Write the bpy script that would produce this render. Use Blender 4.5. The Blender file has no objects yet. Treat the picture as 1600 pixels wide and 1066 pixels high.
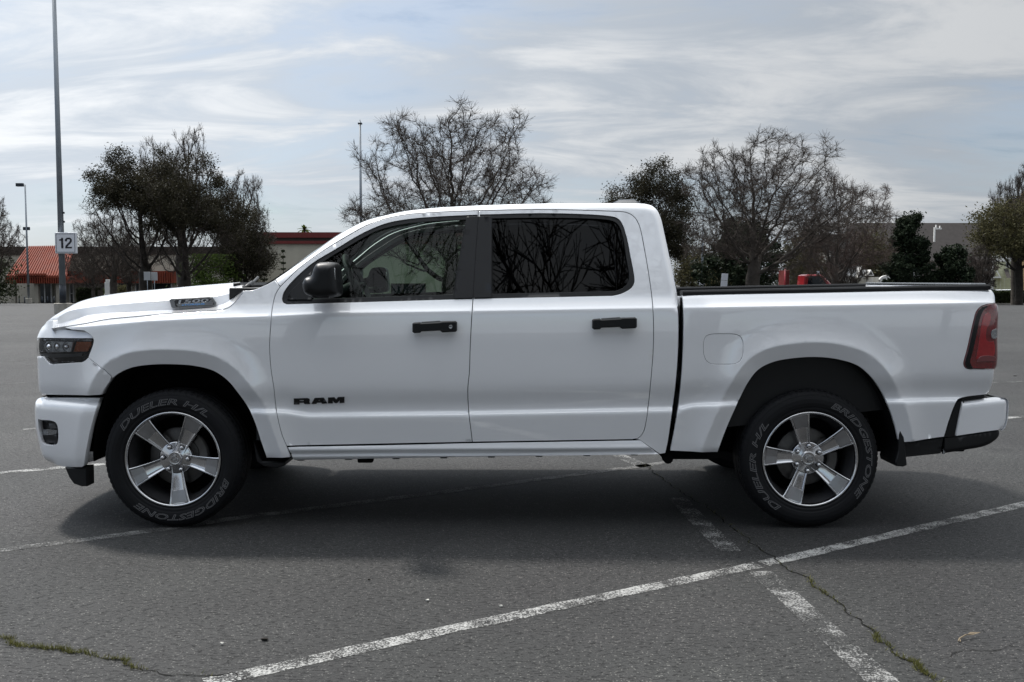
import bpy, bmesh, math, random
import numpy as np
from mathutils import Vector, Matrix
from mathutils.geometry import delaunay_2d_cdt

SC = bpy.context.scene
COL = SC.collection
R = math.radians
# ------------------------------------------------------------------ camera
FPX, CX, CY = 1500.0, 800.0, 533.0           # focal length and centre for a 1600 x 1066 frame
CAM_D, CAM_H = 5.469, 1.438
PITCH = math.atan((533.0 - 438.0) / FPX)
cam = bpy.data.cameras.new('camera')
camo = bpy.data.objects.new('camera', cam)
COL.objects.link(camo)
camo.location = (0, -CAM_D, CAM_H)
camo.rotation_euler = (math.pi / 2 - PITCH, 0, 0)
cam.sensor_width = 36.0
cam.lens = 36.0 * FPX / 1600.0
cam.clip_start = 0.05
cam.clip_end = 3000
SC.camera = camo
# ------------------------------------------------------------------ sun and sky
SUN_V = Vector((-0.46, 0.50, 1.0)).normalized()        # from the ground towards the sun
sun = bpy.data.lights.new('sun', 'SUN')
suno = bpy.data.objects.new('sun', sun)
COL.objects.link(suno)
suno.rotation_euler = SUN_V.to_track_quat('Z', 'Y').to_euler()
suno.location = (-20, 25, 45)
sun.energy = 2.4
sun.angle = R(5.5)
sun.color = (1.0, 0.955, 0.90)
W = bpy.data.worlds.new('World')
SC.world = W
W.use_nodes = True
wn, wl = W.node_tree.nodes, W.node_tree.links
wn.clear()
def N(tree, typ, **kw):
    n = tree.nodes.new(typ)
    for k, v in kw.items():
        if k.startswith('i_'):
            n.inputs[k[2:].replace('_', ' ')].default_value = v
        else:
            setattr(n, k, v)
    return n
def math_n(tree, op, a, b=None, clamp=False):
    n = tree.nodes.new('ShaderNodeMath'); n.operation = op; n.use_clamp = clamp
    for i, v in enumerate((a, b)):
        if v is None: continue
        if isinstance(v, (int, float)): n.inputs[i].default_value = v
        else: tree.links.new(v, n.inputs[i])
    return n.outputs[0]
def ramp(tree, fac, stops, interp='LINEAR'):
    n = tree.nodes.new('ShaderNodeValToRGB')
    n.color_ramp.interpolation = interp
    while len(n.color_ramp.elements) < len(stops): n.color_ramp.elements.new(0.5)
    for e, (p, c) in zip(n.color_ramp.elements, stops):
        e.position = p
        e.color = c if len(c) == 4 else (*c, 1)
    tree.links.new(fac, n.inputs[0])
    return n.outputs[0]
def mixc(tree, fac, a, b, blend='MIX'):
    n = tree.nodes.new('ShaderNodeMix'); n.data_type = 'RGBA'; n.blend_type = blend
    for k, v in ((0, fac), (6, a), (7, b)):
        if isinstance(v, (int, float)): n.inputs[k].default_value = v
        elif isinstance(v, tuple): n.inputs[k].default_value = v if len(v) == 4 else (*v, 1)
        else: tree.links.new(v, n.inputs[k])
    return n.outputs[2]
T = W.node_tree
sky = N(T, 'ShaderNodeTexSky', sky_type='NISHITA', sun_disc=False)
sky.sun_elevation = math.asin(SUN_V.z)
sky.sun_rotation = math.atan2(SUN_V.x, SUN_V.y)
sky.air_density = 1.2; sky.dust_density = 1.5; sky.ozone_density = 1.5
tc = N(T, 'ShaderNodeTexCoord')
sep = N(T, 'ShaderNodeSeparateXYZ'); wl.new(tc.outputs['Generated'], sep.inputs[0])
zc_ = math_n(T, 'ADD', math_n(T, 'MAXIMUM', sep.outputs[2], 0.0), 0.17)
comb = N(T, 'ShaderNodeCombineXYZ')
wl.new(math_n(T, 'DIVIDE', sep.outputs[0], zc_), comb.inputs[0])
wl.new(math_n(T, 'DIVIDE', sep.outputs[1], zc_), comb.inputs[1])
def wnoise(scale, detail, rough, dist, off, sx=1.0, sy=1.0):
    mp = N(T, 'ShaderNodeMapping'); wl.new(comb.outputs[0], mp.inputs[0])
    mp.inputs['Location'].default_value = off
    mp.inputs['Scale'].default_value = (sx, sy, 1)
    mp.inputs['Rotation'].default_value = (0, 0, R(-8))
    n = N(T, 'ShaderNodeTexNoise', i_Scale=scale, i_Detail=detail, i_Roughness=rough, i_Distortion=dist)
    wl.new(mp.outputs[0], n.inputs['Vector'])
    return n.outputs['Fac']
veil = wnoise(0.40, 6, 0.52, 0.3, (3.1, 7.7, 0), 0.75, 1.0)
wisp = wnoise(2.0, 10, 0.62, 0.5, (1.3, 2.2, 4.0), 0.6, 1.2)
dens = math_n(T, 'ADD', math_n(T, 'MULTIPLY', veil, 0.74), math_n(T, 'MULTIPLY', wisp, 0.26))
mask = ramp(T, dens, [(0.36, (0.35,) * 3), (0.45, (0.78,) * 3), (0.53, (0.98,) * 3)], 'EASE')
ctone = ramp(T, math_n(T, 'ADD', math_n(T, 'MULTIPLY', wisp, 0.45), math_n(T, 'MULTIPLY', veil, 0.55)),
             [(0.37, (2.5, 2.95, 3.55)), (0.48, (4.2, 4.6, 5.1)), (0.60, (6.3, 6.45, 6.6))], 'EASE')
dot = N(T, 'ShaderNodeVectorMath', operation='DOT_PRODUCT')
wl.new(tc.outputs['Generated'], dot.inputs[0]); dot.inputs[1].default_value = SUN_V
glow = math_n(T, 'POWER', math_n(T, 'MAXIMUM', dot.outputs['Value'], 0.0), 3.0)
sxy = Vector((SUN_V.x, SUN_V.y, 0)).normalized(); d2 = N(T, 'ShaderNodeVectorMath', operation='DOT_PRODUCT'); wl.new(tc.outputs['Generated'], d2.inputs[0]); d2.inputs[1].default_value = sxy
azg = math_n(T, 'MULTIPLY', math_n(T, 'POWER', math_n(T, 'MAXIMUM', d2.outputs['Value'], 0.0), 3.0), 0.42)
zen = N(T, 'ShaderNodeMapRange', interpolation_type='SMOOTHSTEP'); wl.new(sep.outputs[2], zen.inputs[0])
for k_, v_ in ((1, .24), (2, .95), (3, 0.70), (4, 1.80)): zen.inputs[k_].default_value = v_      # cloud brightened overhead, out of view, to light the truck side
gl = math_n(T, 'MULTIPLY', math_n(T, 'ADD', math_n(T, 'MULTIPLY', glow, 0.75), math_n(T, 'ADD', azg, 0.80)), zen.outputs[0])
# thin cloud is brighter where it is seen edge-on near the horizon on the sunward side
cc = N(T, 'ShaderNodeVectorMath', operation='SCALE'); wl.new(ctone, cc.inputs[0]); wl.new(gl, cc.inputs['Scale'])
skyc = mixc(T, mask, mixc(T, 1.0, sky.outputs[0], (0.85, 0.95, 1.1), 'MULTIPLY'), cc.outputs[0])
bg = N(T, 'ShaderNodeBackground'); bg.inputs['Strength'].default_value = 0.1
wl.new(skyc, bg.inputs[0])
wo = N(T, 'ShaderNodeOutputWorld'); wl.new(bg.outputs[0], wo.inputs[0])
# ------------------------------------------------------------------ exposure
SC.view_settings.view_transform = 'Standard'
SC.view_settings.look = 'None'
SC.view_settings.exposure = 0.7
SC.view_settings.gamma = 1.0
SC.view_settings.use_curve_mapping = False
SC.render.engine = 'CYCLES'

# ------------------------------------------------------------------ helpers
CT, ST = math.cos(PITCH), math.sin(PITCH)
def P(px, py, Y):
    """the point at depth Y that the pixel (px, py) of the 1600 x 1066 photograph looks at"""
    rx, uy = (px - CX) / FPX, (CY - py) / FPX
    dy, dz = CT + uy * ST, -ST + uy * CT
    t = (Y + CAM_D) / dy
    return (rx * t, Y, CAM_H + dz * t)
def Pv(pts, Y):
    pts = np.asarray(pts, float); Y = np.broadcast_to(np.asarray(Y, float), (len(pts),))
    rx, uy = (pts[:, 0] - CX) / FPX, (CY - pts[:, 1]) / FPX
    t = (Y + CAM_D) / (CT + uy * ST)
    return np.stack([rx * t, CAM_H + (-ST + uy * CT) * t], 1)
def G(px, py):
    rx, uy = (px - CX) / FPX, (CY - py) / FPX
    t = CAM_H / (ST - uy * CT)
    return (rx * t, -CAM_D + t * (CT + uy * ST))
def gz(y):
    """height of the lot: level round the truck, then draining gently away"""
    return float(np.interp(y, [-1e4, 34, 40, 145, 1e4], [0, 0, -0.06, -2.16, -2.16]))

def put(o, label=None, cat=None, group=None, kind=None):
    if label: o['label'] = label
    if cat: o['category'] = cat
    if group: o['group'] = group
    if kind: o['kind'] = kind
    return o
WLOC = {}
def empty(name, loc, label=None, cat=None, group=None):
    o = bpy.data.objects.new(name, None); COL.objects.link(o)
    o.location = loc; o.empty_display_size = 0.3
    WLOC[o.name] = Vector(loc)
    return put(o, label, cat, group)
def link(name, me, parent=None, loc=None):
    """loc None: the mesh is in world coordinates, whatever the parent"""
    o = bpy.data.objects.new(name, me); COL.objects.link(o)
    pl = WLOC.get(parent.name, Vector()) if parent else Vector()
    wl_ = Vector(loc) if loc is not None else Vector()
    if parent: o.parent = parent
    o.location = wl_ - pl
    WLOC[o.name] = wl_
    return o
def mk(name, V, F, mat, smooth=True):
    me = bpy.data.meshes.new(name)
    if isinstance(V, np.ndarray) and isinstance(F, np.ndarray):
        nv, nf, k = len(V), len(F), F.shape[1]
        me.vertices.add(nv); me.vertices.foreach_set('co', V.astype(np.float32).ravel())
        me.loops.add(nf * k); me.loops.foreach_set('vertex_index', F.astype(np.int32).ravel())
        me.polygons.add(nf)
        me.polygons.foreach_set('loop_start', np.arange(0, nf * k, k, dtype=np.int32))
        me.update(calc_edges=True); me.validate()
    else:
        me.from_pydata([tuple(map(float, v)) for v in V], [], F)
    if smooth: me.polygons.foreach_set('use_smooth', [True] * len(me.polygons))
    if mat: me.materials.append(mat)
    me.update()
    return me
def add(name, V, F, mat, parent=None, smooth=False, loc=None):
    return link(name, mk(name, V, F, mat, smooth), parent, loc)
class MB:
    """collects vertices and faces"""
    def __init__(s): s.V, s.F = [], []
    def q(s, vs, fs):
        b = len(s.V); s.V += [tuple(v) for v in vs]; s.F += [tuple(b + i for i in f) for f in fs]
        return s
    def box(s, x0, x1, y0, y1, z0, z1, bev=0.0):
        if bev <= 0:
            return s.q([(x, y, z) for z in (z0, z1) for y in (y0, y1) for x in (x0, x1)],
                       [(0, 2, 3, 1), (4, 5, 7, 6), (0, 1, 5, 4), (2, 6, 7, 3), (0, 4, 6, 2), (1, 3, 7, 5)])
        bm = bmesh.new(); bmesh.ops.create_cube(bm, size=1)
        for v in bm.verts:
            v.co = ((x0 + x1) / 2 + v.co.x * (x1 - x0), (y0 + y1) / 2 + v.co.y * (y1 - y0), (z0 + z1) / 2 + v.co.z * (z1 - z0))
        bmesh.ops.bevel(bm, geom=list(bm.edges), offset=bev, segments=2, affect='EDGES', profile=0.5)
        bm.verts.index_update()
        s.q([v.co for v in bm.verts], [[v.index for v in f.verts] for f in bm.faces]); bm.free()
        return s
    def tube(s, pts, rad, n=8, cap=True):
        pts = [Vector(p) for p in pts]
        rad = [rad] * len(pts) if isinstance(rad, (int, float)) else rad
        b = len(s.V); prev = None
        for i, p in enumerate(pts):
            d = (pts[min(i + 1, len(pts) - 1)] - pts[max(i - 1, 0)]).normalized()
            a = prev if prev else (Vector((1, 0, 0)) if abs(d.x) < 0.9 else Vector((0, 1, 0)))
            a = (a - d * a.dot(d)).normalized(); prev = a; c = d.cross(a)
            for k in range(n):
                t = 2 * math.pi * k / n
                s.V.append(tuple(p + (a * math.cos(t) + c * math.sin(t)) * rad[i]))
        for i in range(len(pts) - 1):
            for k in range(n):
                s.F.append((b + i * n + k, b + i * n + (k + 1) % n, b + (i + 1) * n + (k + 1) % n, b + (i + 1) * n + k))
        if cap:
            s.F.append(tuple(b + k for k in reversed(range(n))))
            s.F.append(tuple(b + (len(pts) - 1) * n + k for k in range(n)))
        return s
    def lathe(s, prof, n=48, c=(0, 0, 0), closed=False):
        """profile of (radius, y) turned round the Y axis"""
        b = len(s.V); m = len(prof)
        for k in range(n):
            t = 2 * math.pi * k / n
            for r, y in prof: s.V.append((c[0] + r * math.sin(t), c[1] + y, c[2] + r * math.cos(t)))
        for k in range(n):
            for j in range(m - (0 if closed else 1)):
                s.F.append((b + k * m + j, b + k * m + (j + 1) % m, b + ((k + 1) % n) * m + (j + 1) % m, b + ((k + 1) % n) * m + j))
        return s
    def disc(s, r, y, n=32, c=(0, 0, 0)):
        b = len(s.V)
        for k in range(n):
            t = 2 * math.pi * k / n; s.V.append((c[0] + r * math.sin(t), c[1] + y, c[2] + r * math.cos(t)))
        s.F.append(tuple(b + k for k in range(n)))
        return s
    def prism(s, xz, y0, y1, bev=0.004):
        """outline in (x, z) extruded from y0 (front, bevelled) to y1"""
        xz = np.asarray(xz, float); n = len(xz)
        if area2(xz) < 0: xz = xz[::-1]
        ins = offset_loop(xz, -bev)
        b = len(s.V)
        for (x, z) in ins: s.V.append((x, y0, z))
        for (x, z) in xz: s.V.append((x, y0 + bev, z))
        for (x, z) in xz: s.V.append((x, y1, z))
        s.F.append(tuple(range(b, b + n))); s.F.append(tuple(reversed(range(b + 2 * n, b + 3 * n))))
        for r in range(2):
            for k in range(n):
                k2 = (k + 1) % n
                s.F.append((b + r * n + k, b + (r + 1) * n + k, b + (r + 1) * n + k2, b + r * n + k2))
        return s
    def build(s, name, mat, parent=None, smooth=False, loc=None, mirror=False):
        o = add(name, s.V, s.F, mat, parent, smooth, loc)
        return o
def area2(p):
    x, z = p[:, 0], p[:, 1]
    return float(np.sum(x * np.roll(z, -1) - np.roll(x, -1) * z)) / 2
def offset_loop(p, d):
    """move a counter-clockwise loop outwards by d"""
    e = np.roll(p, -1, 0) - p; e /= np.maximum(np.linalg.norm(e, axis=1, keepdims=True), 1e-9)
    nrm = np.stack([e[:, 1], -e[:, 0]], 1)
    v = nrm + np.roll(nrm, 1, 0); l2 = np.sum(v * v, 1, keepdims=True)
    return p + d * 2 * v / np.maximum(l2, 0.8)
def spline(pts, n=6):
    p = np.asarray(pts, float)
    if len(p) < 3: return np.concatenate([np.linspace(p[0], p[1], n + 1)])
    q = np.concatenate([[2 * p[0] - p[1]], p, [2 * p[-1] - p[-2]]]); out = []
    for i in range(1, len(q) - 2):
        a, b_, c, d = q[i - 1:i + 3]
        t0 = 0.0; t1 = t0 + np.linalg.norm(b_ - a) ** .5 + 1e-6; t2 = t1 + np.linalg.norm(c - b_) ** .5 + 1e-6; t3 = t2 + np.linalg.norm(d - c) ** .5 + 1e-6
        for t in np.linspace(t1, t2, n, endpoint=False):
            A1 = (t1 - t) / (t1 - t0) * a + (t - t0) / (t1 - t0) * b_
            A2 = (t2 - t) / (t2 - t1) * b_ + (t - t1) / (t2 - t1) * c
            A3 = (t3 - t) / (t3 - t2) * c + (t - t2) / (t3 - t2) * d
            B1 = (t2 - t) / (t2 - t0) * A1 + (t - t0) / (t2 - t0) * A2
            B2 = (t3 - t) / (t3 - t1) * A2 + (t - t1) / (t3 - t1) * A3
            out.append((t2 - t) / (t2 - t1) * B1 + (t - t1) / (t2 - t1) * B2)
    out.append(p[-1])
    return np.array(out)
def resample(p, step=None, n=None, closed=False):
    p = np.asarray(p, float)
    if closed: p = np.concatenate([p, p[:1]])
    L = np.concatenate([[0], np.cumsum(np.linalg.norm(np.diff(p, axis=0), axis=1))])
    if n is None: n = max(2, int(round(L[-1] / step)) + 1)
    t = np.linspace(0, L[-1], n)
    out = np.stack([np.interp(t, L, p[:, k]) for k in range(p.shape[1])], 1)
    return out[:-1] if closed else out
def inside(pts, poly):
    x, z = pts[:, 0][:, None], pts[:, 1][:, None]
    a, b = poly, np.roll(poly, -1, 0)
    c = ((a[:, 1] > z) != (b[:, 1] > z)) & (x < (b[:, 0] - a[:, 0]) * (z - a[:, 1]) / np.where(b[:, 1] == a[:, 1], 1e-12, b[:, 1] - a[:, 1]) + a[:, 0])
    return (c.sum(1) % 2) == 1
def dist(pts, line, closed=False):
    a = line if not closed else line; b = np.roll(line, -1, 0)
    if not closed: a, b = line[:-1], line[1:]
    d = b - a; l2 = np.maximum(np.sum(d * d, 1), 1e-12); out = np.empty(len(pts))
    for i in range(0, len(pts), 4000):
        w = pts[i:i + 4000, None, :] - a[None]
        t = np.clip(np.sum(w * d, 2) / l2, 0, 1)
        out[i:i + 4000] = np.sqrt(np.min(np.sum((w - t[..., None] * d) ** 2, 2), 1))
    return out
def pchip(xk, yk):
    xk, yk = np.asarray(xk, float), np.asarray(yk, float)
    h = np.diff(xk); dl = np.diff(yk) / h; m = np.zeros(len(xk))
    for i in range(1, len(xk) - 1):
        if dl[i - 1] * dl[i] > 0:
            w1, w2 = 2 * h[i] + h[i - 1], h[i] + 2 * h[i - 1]
            m[i] = (w1 + w2) / (w1 / dl[i - 1] + w2 / dl[i])
    m[0], m[-1] = dl[0], dl[-1]
    def f(x):
        i = np.clip(np.searchsorted(xk, x) - 1, 0, len(h) - 1)
        t = (np.clip(x, xk[0], xk[-1]) - xk[i]) / h[i]
        return ((1 + 2 * t) * (1 - t) ** 2 * yk[i] + t * (1 - t) ** 2 * h[i] * m[i] + t * t * (3 - 2 * t) * yk[i + 1] + t * t * (t - 1) * h[i] * m[i + 1])
    return f

# ------------------------------------------------------------------ materials
def pm(name, col, rough=0.5, metal=0.0, coat=0.0, spec=0.5, var=0.06, vscale=6.0, bump=0.0, bscale=80.0, rvar=0.06, coatr=0.03):
    m = bpy.data.materials.new(name); m.use_nodes = True
    t = m.node_tree; b = t.nodes['Principled BSDF']
    g = N(t, 'ShaderNodeNewGeometry')
    nz = N(t, 'ShaderNodeTexNoise', i_Scale=vscale, i_Detail=5, i_Roughness=0.6)
    t.links.new(g.outputs['Position'], nz.inputs['Vector'])
    lo = tuple(c * (1 - var) for c in col); hi = tuple(min(1, c * (1 + var)) for c in col)
    t.links.new(ramp(t, nz.outputs['Fac'], [(0.3, lo), (0.7, hi)]), b.inputs['Base Color'])
    rr = N(t, 'ShaderNodeMapRange'); t.links.new(nz.outputs['Fac'], rr.inputs[0])
    rr.inputs[1].default_value = 0.3; rr.inputs[2].default_value = 0.7
    rr.inputs[3].default_value = max(0, rough - rvar); rr.inputs[4].default_value = min(1, rough + rvar)
    t.links.new(rr.outputs[0], b.inputs['Roughness'])
    b.inputs['Metallic'].default_value = metal
    b.inputs['Coat Weight'].default_value = coat
    b.inputs['Coat Roughness'].default_value = coatr
    if coat >= 1.0: b.inputs['Coat IOR'].default_value = 1.9
    b.inputs['Specular IOR Level'].default_value = spec
    if bump:
        n2 = N(t, 'ShaderNodeTexNoise', i_Scale=bscale, i_Detail=3, i_Roughness=0.6)
        t.links.new(g.outputs['Position'], n2.inputs['Vector'])
        bp = N(t, 'ShaderNodeBump', i_Strength=bump, i_Distance=0.01)
        t.links.new(n2.outputs['Fac'], bp.inputs['Height']); t.links.new(bp.outputs[0], b.inputs['Normal'])
    return m
def glass_mat(name, tint, refl=1.0):
    m = bpy.data.materials.new(name); m.use_nodes = True
    t = m.node_tree; t.nodes.clear()
    fr = N(t, 'ShaderNodeFresnel', i_IOR=1.52)
    nz = N(t, 'ShaderNodeTexNoise', i_Scale=3.0, i_Detail=2)
    g = N(t, 'ShaderNodeNewGeometry'); t.links.new(g.outputs['Position'], nz.inputs['Vector'])
    c = ramp(t, nz.outputs['Fac'], [(0.3, tuple(x * 0.97 for x in tint)), (0.7, tint)])
    tr = N(t, 'ShaderNodeBsdfTransparent'); t.links.new(c, tr.inputs[0])
    gl_ = N(t, 'ShaderNodeBsdfGlossy', i_Roughness=0.01)
    mx = N(t, 'ShaderNodeMixShader')
    t.links.new(math_n(t, 'MULTIPLY', fr.outputs[0], refl, True), mx.inputs[0])
    t.links.new(tr.outputs[0], mx.inputs[1]); t.links.new(gl_.outputs[0], mx.inputs[2])
    o = N(t, 'ShaderNodeOutputMaterial'); t.links.new(mx.outputs[0], o.inputs[0])
    return m
def leaf_mat(name, c0, c1, trans=0.25):
    m = bpy.data.materials.new(name); m.use_nodes = True
    t = m.node_tree; b = t.nodes['Principled BSDF']
    g = N(t, 'ShaderNodeNewGeometry')
    t.links.new(ramp(t, g.outputs['Random Per Island'], [(0.0, c0), (1.0, c1)]), b.inputs['Base Color'])
    b.inputs['Roughness'].default_value = 0.6
    b.inputs['Specular IOR Level'].default_value = 0.08
    tl = N(t, 'ShaderNodeBsdfTranslucent'); tl.inputs[0].default_value = (*c1, 1)
    mx = N(t, 'ShaderNodeMixShader'); mx.inputs[0].default_value = trans
    t.links.new(b.outputs[0], mx.inputs[1]); t.links.new(tl.outputs[0], mx.inputs[2])
    t.links.new(mx.outputs[0], t.nodes['Material Output'].inputs[0])
    return m
M = {}
M['paint'] = pm('white_paint', (0.90, 0.91, 0.93), 0.18, 0, 1.0, 0.5, 0.012, 1.5, rvar=0.03, coatr=0.02)
M['black_plastic'] = pm('black_plastic', (0.007, 0.0073, 0.008), 0.5, 0, 0, 0.4, 0.15, 20, 0.15, 400)
M['gloss_black'] = pm('gloss_black', (0.004, 0.0045, 0.0055), 0.18, 0, 0.3, 0.5, 0.1, 8)
M['pillar_black'] = pm('pillar_black', (0.005, 0.0055, 0.007), 0.4, 0, 0, 0.4, 0.1, 8)
M['satin_black'] = pm('satin_black', (0.007, 0.0075, 0.0085), 0.42, 0, 0, 0.4, 0.1, 10)
M['underbody'] = pm('underbody', (0.006, 0.006, 0.006), 0.9, 0, 0, 0.1, 0.3, 9)
M['wheelhouse'] = pm('wheelhouse_coat', (0.05, 0.052, 0.055), 0.5, 0, 0, 0.4, 0.15, 6)
M['rubber'] = pm('tyre_rubber', (0.0065, 0.007, 0.0085), 0.68, 0, 0, 0.28, 0.2, 14, 0.1, 300)
M['letter'] = pm('tyre_letter', (0.17, 0.17, 0.175), 0.8, 0, 0, 0.3, 0.1, 40)
M['alu'] = pm('polished_aluminium', (0.70, 0.70, 0.71), 0.13, 1.0, 0, 0.5, 0.05, 15, rvar=0.05)
M['alu_grey'] = pm('grey_wheel_paint', (0.40, 0.40, 0.41), 0.34, 0.9, 0, 0.5, 0.05, 15)
M['rim_dark'] = pm('dark_rim_barrel', (0.06, 0.06, 0.064), 0.4, 0.5, 0, 0.5, 0.1, 10)
M['chrome'] = pm('chrome', (0.75, 0.75, 0.76), 0.1, 1.0, 0, 0.5, 0.03, 15, rvar=0.03)
M['iron'] = pm('brake_iron', (0.13, 0.127, 0.123), 0.45, 0.9, 0, 0.5, 0.15, 30)
M['glass'] = glass_mat('clear_glass', (0.56, 0.67, 0.60), 0.6)
M['privacy'] = glass_mat('privacy_glass', (0.026, 0.027, 0.031), 0.42)
M['shield'] = glass_mat('windshield_glass', (0.62, 0.70, 0.67), 1.3)
M['lens'] = glass_mat('clear_lens', (0.95, 0.96, 0.97), 1.6)
M['amber'] = pm('amber_reflector', (0.42, 0.11, 0.03), 0.25, 0, 0.6, 0.5, 0.12, 60)
M['tail_red'] = pm('tail_lamp_red', (0.15, 0.003, 0.006), 0.08, 0, 1.0, 0.5, 0.15, 30)
M['tail_bright'] = pm('tail_lamp_bright_red', (0.34, 0.006, 0.011), 0.1, 0, 1.0, 0.5, 0.15, 60)
M['tail_pink'] = pm('tail_lamp_pink', (0.17, 0.03, 0.035), 0.2, 0, 1.0, 0.5, 0.1, 40)
M['lamp_grey'] = pm('lamp_silver', (0.33, 0.34, 0.35), 0.25, 0.8, 0, 0.5, 0.12, 60)
M['lamp_silver'] = pm('lamp_reflector', (0.72, 0.74, 0.78), 0.3, 0.0, 0.5, 0.5, 0.5, 40)
M['cloth'] = pm('seat_cloth', (0.05, 0.052, 0.055), 0.85, 0, 0, 0.2, 0.15, 30, 0.2, 300)
M['trim'] = pm('cabin_trim', (0.035, 0.036, 0.038), 0.65, 0, 0, 0.3, 0.1, 20)
M['headliner'] = pm('headliner', (0.16, 0.16, 0.155), 0.9, 0, 0, 0.2, 0.06, 30)
M['blue'] = pm('badge_blue', (0.10, 0.27, 0.55), 0.4, 0, 0, 0.5, 0.05, 40)
M['silver'] = pm('badge_silver', (0.30, 0.31, 0.32), 0.3, 0.8, 0, 0.5, 0.05, 40)
M['badge_grey'] = pm('badge_surround', (0.12, 0.125, 0.13), 0.35, 0.5, 0, 0.5, 0.1, 30)
# ================================================================== the pickup truck
YC = 1.0                                   # centre plane of the truck; its near side is at y = 0
XF, XR = Pv([(269.4, 722)], 0.02)[0][0], Pv([(1266.5, 722)], 0.02)[0][0]
truck = empty('pickup_truck', ((XF + XR) / 2, YC, 0), 'white four door crew cab pickup truck with polished five spoke wheels', 'pickup truck')

_s = Pv([(50, 514), (130, 510), (230, 501), (330, 496), (424, 493), (524, 488), (734, 485), (1017, 480.5), (1067, 480), (1300, 476), (1560, 471.5)], 0.01)
_c = Pv([(40, 641.5), (400, 641.5), (432, 642), (448, 643), (481, 648.5), (731, 645.8), (1020, 640), (1052, 639.4), (1062, 638), (1083, 633), (1146, 629.8), (1387, 626), (1560, 623)], 0.015)
def zs(x): return np.interp(x, _s[:, 0], _s[:, 1])
def zc(x): return np.interp(x, _c[:, 0], _c[:, 1])
section = pchip(*zip((.30, .075), (.36, .060), (.40, .0355), (.44, .0311), (.50, .0245), (.60, .0135), (.642, .0095), (.652, .0105), (.664, .029), (.668, .0335), (.675, .0355), (.70, .0325),
                     (.78, .010), (.81, .004), (.85, .0012), (.95, 0), (1.10, .001), (1.20, .0045), (1.242, .0072), (1.252, .0092), (1.257, .0110), (1.261, .0155), (1.268, .0225), (1.275, .0290),
                     (1.32, .058), (1.345, .069), (1.40, .088), (1.88, .285), (2.1, .375)))
ARCH_F = spline([(131.6, 728), (136, 700), (143, 667), (151, 639), (158.5, 619), (167, 603), (180, 588), (205, 575.4), (238, 570.5), (271, 570), (304, 572.5), (333, 580), (354, 594), (370, 612.6), (387, 637), (399, 664), (407, 689), (415.6, 714)])
ARCH_R = spline([(1121.6, 707), (1134.6, 672), (1150, 637), (1170, 597), (1186, 577.6), (1209.5, 566), (1245, 560), (1276.5, 558.7), (1308, 562), (1339.5, 571.7), (1359, 587.5), (1375, 609), (1387, 633), (1396.6, 660), (1404.5, 692)])
AF, AR = resample(Pv(ARCH_F, -0.005), 0.02), resample(Pv(ARCH_R, -0.005), 0.02)
FW = 0.088
def flare(t):
    ridge = -0.026
    return np.where(t < FW, ridge + 0.030 * (1 - t / FW), ridge * np.clip(1 - (t - FW) / 0.15, 0, 1) ** 2)
def plan(x):
    return 0.27 * np.clip((-2.02 - x) / 0.9, 0, None) ** 2.4 + 0.03 * np.clip((x - 2.25) / 0.65, 0, None) ** 2
def Yside(x, z, fl=True):
    x, z = np.asarray(x, float), np.asarray(z, float)
    s, c = zs(x), zc(x)
    zn = np.where(z < c, .66 + (z - c), np.where(z > s, 1.26 + (z - s), .66 + .60 * (z - c) / (s - c)))
    y = section(zn) + plan(x)
    if fl:
        p = np.stack([np.ravel(x), np.ravel(z)], 1)
        for a in (AF, AR):
            near = np.abs(p[:, 0] - a[:, 0].mean()) < 1.0
            if near.any():
                d = np.zeros(len(p)); d[near] = flare(dist(p[near], a))
                y = y + d.reshape(np.shape(y))
    return y
def S(pts, extra=0.0, yf=Yside, n=6, smooth=True):
    """photograph outline -> (x, z) on the body skin"""
    pts = spline(pts, n) if smooth and len(pts) > 2 else np.asarray(pts, float)
    y = np.zeros(len(pts))
    for _ in range(5):
        xz = Pv(pts, y + extra); y = yf(xz[:, 0], xz[:, 1])
    return Pv(pts, y + extra)
def loop(*segs, step=0.014):
    p = np.concatenate(segs)
    keep = [0]
    for i in range(1, len(p)):
        if np.linalg.norm(p[i] - p[keep[-1]]) > 1e-4: keep.append(i)
    p = p[keep]
    if np.linalg.norm(p[0] - p[-1]) < 1e-4: p = p[:-1]
    out = []                                       # subdivide, keeping the corners
    for i in range(len(p)):
        a, b = p[i], p[(i + 1) % len(p)]; k = max(1, int(np.linalg.norm(b - a) / step))
        for j in range(k): out.append(a + (b - a) * j / k)
    p = np.array(out)
    return p if area2(p) > 0 else p[::-1]
ROWS_C = [-.30, -.27, -.235, -.2, -.15, -.11, -.08, -.055, -.035, -.022, -.012, -.004, .004, .012, .02, .028, .045, .07, .10, .13, .16, .2, .25]
ROWS_S = [-.30, -.25, -.2, -.15, -.11, -.075, -.045, -.028, -.018, -.011, -.005, 0, .005, .011, .018, .028, .045, .06, .075, .10]
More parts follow.
